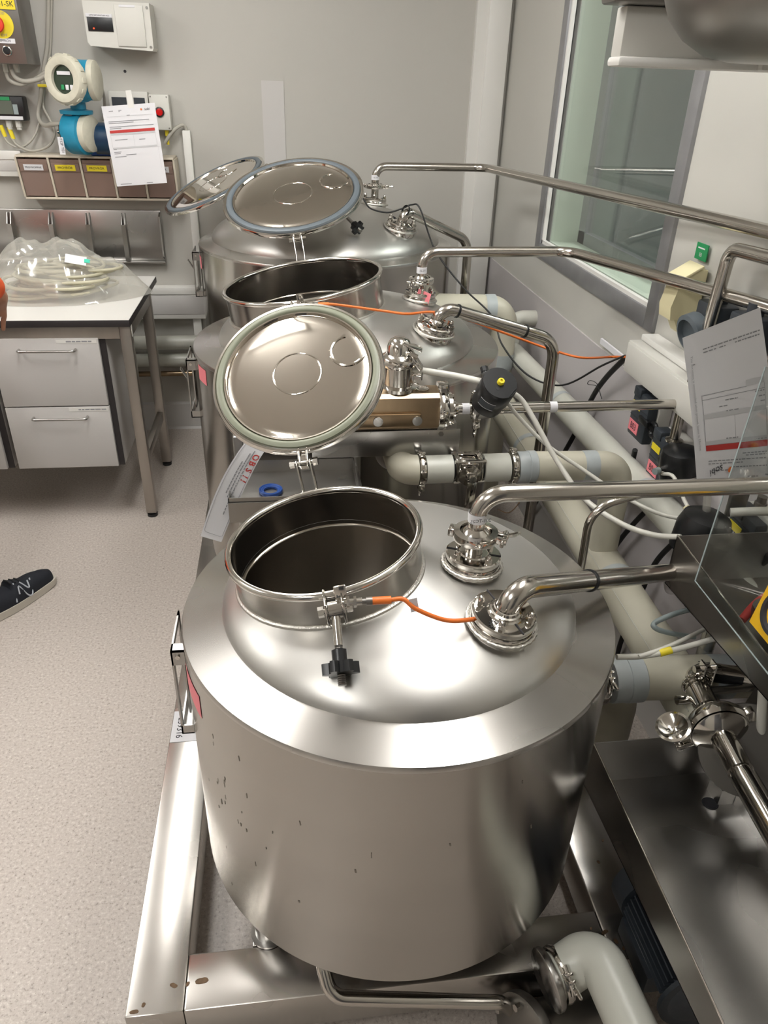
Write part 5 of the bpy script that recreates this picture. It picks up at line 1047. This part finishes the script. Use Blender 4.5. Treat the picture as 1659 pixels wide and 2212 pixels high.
gc('grey cable behind the blue transmitter head', [(-0.7109,3.6000,1.5712), (-0.7144,3.6600,1.5292), (-0.7263,3.7000,1.4770), (-0.7446,3.7200,1.4324)], .006)
for i, (u_, lb) in enumerate((((-1.1537,3.7000,1.3836), 'left yellow cable marker under the panel meter'), ((-1.1219,3.7000,1.3756), 'right yellow cable marker under the panel meter'))):
    u_ = V(u_); tag(MB().cyl(u_+V((-.006, 0, .022)), u_+V((.004, 0, -.022)), .0085, n=10).build('cable_marker', M['yellow'], org=u_), lb, 'marker')
u_ = V((-0.9646,3.7100,1.5554)); tag(MB().obox(u_, (1, 0, 0), (0, 0, 1), (0, 1, 0), .036, .01, .02, .002).build('cable_marker', M['yellow'], org=u_), 'yellow clip holding the cables beside the blue transmitter', 'marker')

# ---------------------------------------------------------------- bench, drawers
bt = thing('lab_bench', 'laboratory bench with white top, black edge and square steel legs', 'bench', (-1.3, 3.1, 0))
MB().box((-2.5, 2.766, .8105), (-.561, 3.47, .835), .001).build('top_core', M['edge'], bt)
MB().box((-2.5, 2.767, .8352), (-.562, 3.469, .8362)).build('top_laminate', M['lam'], bt, smooth=False)
MB().box((-2.48, 2.785, .762), (-.605, 2.81, .8100), .001).build('front_rail', M['leg'], bt); MB().box((-.592, 2.826, .762), (-.567, 3.27, .8100), .001).build('side_rail', M['leg'], bt); MB().box((-2.48, 3.285, .762), (-.605, 3.31, .8100), .001).build('rear_rail', M['leg'], bt)
for x in (-.605, -2.48):
    for y in (2.785, 3.27):
        MB().box((x, y, .02), (x+.04, y+.04, .8100), .002).build('leg', M['leg'], bt); MB().cyl((x+.02, y+.02, 0), (x+.02, y+.02, .013), .021, n=20).cyl((x+.02, y+.02, .013), (x+.02, y+.02, .022), .010, n=12).build('foot', M['black'], bt)
    MB().box((x+.008, 2.826, .235), (x+.032, 3.269, .275), .001).build('side_stretcher', M['leg'], bt)
MB().box((-.5655, 2.80, .765), (-.5625, 2.80+.012, .812), .0008).build('end_cap', M['white'], bt)
def drawer_unit(label, x0, x1):
    o = thing('drawer_unit', label, 'cabinet', ((x0+x1)/2, 3.05, .24), 'drawer units under the bench')
    MB().box((x0, 2.802, .245), (x1, 3.25, .758), .001).build('body', M['lamg'], o); MB().box((x0, 2.797, .243), (x1, 2.8018, .765)).build('edge_frame', M['edge'], o, smooth=False)
    for z0, z1, dx in ((.506, .766, 0), (.246, .501, 0)):
        d = MB().box((x0+.006, 2.779, z0), (x1-.022, 2.7965, z1), .001).build('drawer_front', M['lamg'], o)
        xa = (x0+x1)/2-.10; zz = z1-.040
        MB().tube(rpath([(xa, 2.778, zz), (xa, 2.752, zz), (xa+.197, 2.752, zz), (xa+.197, 2.778, zz)], .010), .0052, 12).build('handle', M['sat'], d)
        MB().box((x1-.17, 2.7782, z1-.018), (x1-.028, 2.7792, z1-.004)).build('label_strip', M['white'], d, smooth=False)
        q = MB(); a = x1-.135
        while a < x1-.045: w_ = .006+.014*rs.random(); q.box((a, 2.7778, z1-.0135), (a+w_, 2.7782, z1-.0085)); a += w_+.003
        q = q.build('printed_lines', M['gink'], d, smooth=False); q['kind'] = 'stuff'
drawer_unit('white two-drawer unit under the right end of the bench', -1.068, -.662)
drawer_unit('white two-drawer unit at the left edge under the bench', -1.49, -1.084)

# ---------------------------------------------------------------- bag of tubing on the bench
from mathutils import noise as NZ
bg = thing('plastic_bag', 'clear plastic bag of coiled pale tubing lying on the bench', 'bag', (-.88, 3.12, .837))
def bagpt(u, v, s):
    a = 2*PI*u; rx = .30*(1+.10*math.sin(3*a+.5)); ry = .21*(1+.08*math.sin(2*a+1.))
    e = v**.62; x = -.885+rx*e*math.cos(a); y = 3.15+ry*e*math.sin(a)
    if math.cos(a) > .8: x += .03*e*(math.cos(a)-.8)/.2
    h = .19*(1-v**2.4)*(1-.45*max(0, (x+.85)/.3))
    n1 = NZ.noise(V((x*9, y*9, 3.1))); n2 = NZ.noise(V((x*26, y*30, 7.7))); rdg = 1-abs(NZ.noise(V((x*14, y*18, 1.3))))*2
    w = (1-v)**.4 if v < 1 else 0
    return (x+.010*n2*w, y+.010*n1*w, .8375+max(0, h+w*(.035*n1+.016*n2+.02*rdg-.01)))
mb = MB(); nu_, nv_ = 110, 44; vs = [bagpt(i/nu_, j/nv_, 1) for j in range(nv_+1) for i in range(nu_)]
mb.add(vs, [(j*nu_+i, j*nu_+(i+1) % nu_, (j+1)*nu_+(i+1) % nu_, (j+1)*nu_+i) for j in range(nv_) for i in range(nu_)]); mb.build('film', M['bag'], bg, ang=50)
bl = MB(); rb_ = random.Random(5)
def bagtop(x, y): return .03+.105*max(0, 1-((x+.88)/.29)**2-((y-3.15)/.2)**2)
for i in range(30):
    R_ = .06+.06*rb_.random(); cx_ = -.88+.15*(rb_.random()-.5); cy_ = 3.13+.09*(rb_.random()-.5); cz_ = .853+.0034*i; t1, t2 = .16*(rb_.random()-.5), .16*(rb_.random()-.5); P = []
    for k in range(40):
        a = 2*PI*k/40; w_ = 1+.1*math.sin(3*a+i); x = cx_+R_*w_*1.35*math.cos(a); y = cy_+R_*w_*math.sin(a); P.append((x, y, max(.847, cz_+R_*(t1*math.cos(a)+t2*math.sin(a)))))
    MB().tube(P, .006, 8, closed=True).build('tubing_coil', M['hose'], bg, ang=80)
lb = MB(); lb.obox((-.775, 3.02, .995), (1, .1, -.2), (0, .8, .6), (.1, -.6, .8), .075, .04, .001); lb.build('paper_label', M['paper'], bg, smooth=False); lb = MB(); lb.obox((-.735, 3.022, .990), (1, .1, -.2), (0, .8, .6), (.1, -.6, .8), .02, .016, .002); lb.build('green_dot', M['teal'], bg, smooth=False)

# ---------------------------------------------------------------- person at the left edge
def skinmesh(name, nodes, edges, m, par, root=0, lv=2):
    """body grown over a skeleton: nodes = (xyz, (rx, ry))"""
    me = bpy.data.meshes.new(name); me.from_pydata([V(p)-ORG[par] for p, r in nodes], edges, []); ob = bpy.data.objects.new('tmp_skin', me); COL.objects.link(ob)
    ob.modifiers.new('s', 'SKIN'); sv = me.skin_vertices[0].data
    for i, (p, r) in enumerate(nodes): sv[i].radius = r if isinstance(r, tuple) else (r, r); sv[i].use_root = (i == root)
    sb = ob.modifiers.new('d', 'SUBSURF'); sb.levels = lv; sb.render_levels = lv
    dg = bpy.context.evaluated_depsgraph_get(); nm = bpy.data.meshes.new_from_object(ob.evaluated_get(dg)); bpy.data.objects.remove(ob)
    nm.materials.clear(); nm.materials.append(m); nm.shade_smooth(); o = bpy.data.objects.new(name, nm); COL.objects.link(o); o.parent = par; ORG[o] = ORG[par]; return o
skin = mat('skin', '#a8765c', .5); orange = mat('orange_jacket', '#d9582a', .75, noise=((30, 30, 30), .05)); navy = mat('navy_trousers', '#171a22', .8)
pe = thing('person', 'person in orange jacket and dark trainers standing at the bench, cut by the left edge', 'person', (-1.14, 2.18, 0))
hip = V((-1.22, 2.10, .93)); che = V((-1.21, 2.14, 1.22)); nek = V((-1.20, 2.16, 1.46)); Rs = V((-1.02, 2.16, 1.38)); Ls = V((-1.40, 2.16, 1.38))
Re = V((-.96, 2.34, 1.15)); Rw = V((-.884, 2.50, .985)); Le = V((-1.46, 2.34, 1.12)); Lw = V((-1.40, 2.56, .96))
Rk = V((-1.10, 2.14, .50)); Ra = V((-1.045, 2.115, .09)); Lk = V((-1.33, 2.12, .50)); La = V((-1.36, 2.05, .09)); hdv = V((-1.19, 2.20, 1.60))
def hand(w, d, dn_, sgn):
    """palm and five bent fingers from the wrist w along d; sgn picks the thumb side"""
    d = V(d).normalized(); sd = V((1, 0, 0))*sgn; sd = (sd-d*sd.dot(d)).normalized(); nodes = []; edges = []
    pk = w+d*.045; kn = w+d*.085
    nodes += [(pk, (.030, .016)), (kn, (.034, .014))]; edges += [('W', 0), (0, 1)]
    for i, (o_, l_) in enumerate(((-.027, .068), (-.009, .078), (.009, .074), (.027, .058))):
        b_ = len(nodes); q0 = kn+sd*o_+d*.012; q1 = q0+d*l_*.5+V((0, 0, -.008)); q2 = q0+d*l_*.85+V((0, 0, -.03))
        nodes += [(q0, .0095), (q1, .0085), (q2, .007)]; edges += [(1, b_), (b_, b_+1), (b_+1, b_+2)]
    b_ = len(nodes); nodes += [(w+d*.04-sd*.032, .011), (w+d*.075-sd*.05+V((0, 0, -.012)), .0095), (w+d*.10-sd*.052+V((0, 0, -.024)), .008)]; edges += [(0, b_), (b_, b_+1), (b_+1, b_+2)]
    return nodes, edges
nodes = [(hip, (.15, .10)), (che, (.16, .11)), (nek, (.055, .055)), (hdv+V((0, .0, -.02)), (.078, .09)), (hdv+V((0, .01, .08)), (.07, .085)), (Rs, .055), (Re, .042), (Rw, .027), (Ls, .055), (Le, .042), (Lw, .027), (hip+V((.10, 0, -.06)), .085), (Rk, .055), (Ra, .04), (hip+V((-.10, 0, -.06)), .085), (Lk, .055), (La, .04), (Ra+V((.05, .07, -.055)), .03), (La+V((.02, .09, -.055)), .03)]
edges = [(0, 1), (1, 2), (2, 3), (3, 4), (1, 5), (5, 6), (6, 7), (1, 8), (8, 9), (9, 10), (0, 11), (11, 12), (12, 13), (0, 14), (14, 15), (15, 16), (13, 17), (16, 18)]
for w_, wi, d_, sg_ in ((Rw, 7, (-.5, .55, -.62), 1), (Lw, 10, (.0, .9, -.4), -1)):
    hn_, he_ = hand(w_, d_, None, sg_); b_ = len(nodes); nodes += hn_; edges += [((wi if a == 'W' else a+b_), c+b_) for a, c in he_]
skinmesh('body', nodes, edges, skin, pe)
skinmesh('jacket', [(hip+V((0, 0, -.08)), (.19, .14)), (che, (.19, .14)), (nek+V((0, 0, -.02)), (.075, .075)), (Rs, .08), (Re, .062), (Rw+(Re-Rw)*.05, .048), (Ls, .08), (Le, .062), (Lw+(Le-Lw)*.05, .048), (nek+V((0, -.01, -.11)), (.15, .11))], [(0, 1), (1, 9), (9, 2), (9, 3), (3, 4), (4, 5), (9, 6), (6, 7), (7, 8)], orange, pe)
skinmesh('trousers', [(hip+V((0, 0, .0)), (.165, .12)), (hip+V((.10, 0, -.08)), .10), (Rk, .075), (Ra+V((0, 0, .02)), .062), (hip+V((-.10, 0, -.08)), .10), (Lk, .075), (La+V((0, 0, .02)), .062)], [(0, 1), (1, 2), (2, 3), (0, 4), (4, 5), (5, 6)], navy, pe)
hr = MB(); hr.sphere(hdv+V((0, -.02, .06)), .1, 20, (.88, 1.0, .95)); hr.build('hair', mat('brown_hair', '#2c211a', .7), pe)
fc = MB(); fc.sphere(hdv+V((0, .10, .0)), .018, 10, (.8, 1., 1.3)); fc.sphere(hdv+V((.085, 0, .0)), .025, 10, (.4, .8, 1.2)); fc.sphere(hdv+V((-.085, 0, .0)), .025, 10, (.4, .8, 1.2)); fc.build('nose_and_ears', skin, pe)
for s in (-1, 1): MB().sphere(hdv+V((s*.03, .085, .03)), .012, 10).build('eye', M['paper'], pe)
MB().sphere(hdv+V((0, .083, -.05)), .022, 10, (1.1, .4, .35)).build('mouth', mat('lips', '#8a4a40', .5), pe)
# trainers
def shoe(ank, heel, toe):
    heel = V(heel); toe = V(toe); f = (toe-heel).normalized(); sd = V((f.y, -f.x, 0)); L_ = (toe-heel).length
    def pt(t, a, hf):   # t along, a around 0..1 over the top from right to left
        w = .034+.016*math.sin(PI*min(1, t*1.15)**.8) if t > .02 else .026
        if t > .86: w *= math.sqrt(max(0, 1-((t-.86)/.14)**2))*.98+.02
        if t < .12: w *= math.sqrt(max(0, 1-((.12-t)/.12)**2))*.98+.02
        h = hf(t); an = PI*a; return heel+f*L_*t+sd*(w*math.cos(an))+V((0, 0, .026+h*math.sin(an)**.7))
    hf = lambda t: (.062+.015*math.cos(t*6)) if t < .42 else .072-.044*min(1, (t-.42)/.40)+.018*max(0, math.sin(PI*(t-.62)/.38)) if t < 1 else 0
    up = MB(); up.grid(lambda u, v: tuple(pt(u, v, hf)), 36, 18); sh = up.build('shoe', mat('navy_mesh', '#12161f', .8), pe, ang=70)
    so = MB(); pl = [];
    for i in range(37):
        t = i/36; p = pt(t, 0, lambda q: 0); pl.append(p)
    for i in range(36, -1, -1):
        t = i/36; p = pt(t, 1, lambda q: 0); pl.append(p)
    n_ = len(pl); top = [p+V((0, 0, .003)) for p in pl]; bot = [V((p.x, p.y, .002+.008*max(0, (i if i < 37 else 73-i)/36-.8)/.2)) for i, p in enumerate(pl)]
    ce = sum(pl, V((0, 0, 0)))/n_; top = [ce+(p-ce)*1.07 for p in top]; top = [V((p.x, p.y, .029)) for p in top]; bot = [V((ce.x+(p.x-ce.x)*1.06, ce.y+(p.y-ce.y)*1.06, p.z)) for p in bot]
    so.add([tuple(p) for p in top+bot], [(i, (i+1) % n_, n_+(i+1) % n_, n_+i) for i in range(n_)]+[tuple(range(n_)), tuple(range(2*n_-1, n_-1, -1))]); so.build('sole', mat('white_sole', '#b8b2a6', .6), sh)
    lg = MB()
    def side(t, z): # point on the outer flank
        return pt(t, .03+.40*z, hf)+sd*.002+V((0, 0, .001))
    for pa in (((.40, .0), (.47, .9)), ((.46, .2), (.50, .62), (.56, .0), (.62, .0), (.68, .9)), ((.545, .9), (.60, .35), (.64, .85))):
        lg.tube(spline([side(t, z) for t, z in pa], 5), .0026, 6)
    lg.build('side_emblem', mat('silver_print', '#a9adb3', .5), sh)
    lc = MB()
    for t in (.44, .50, .56): lc.tube([pt(t, a/8, hf)+V((0, 0, .002)) for a in range(3, 6)], .0025, 6)
    lc.build('laces', M['blackm'], sh)
shoe(Ra, (-1.055, 2.115, 0), (-.873, 2.345, 0))
shoe(La, (-1.38, 1.98, 0), (-1.31, 2.26, 0))
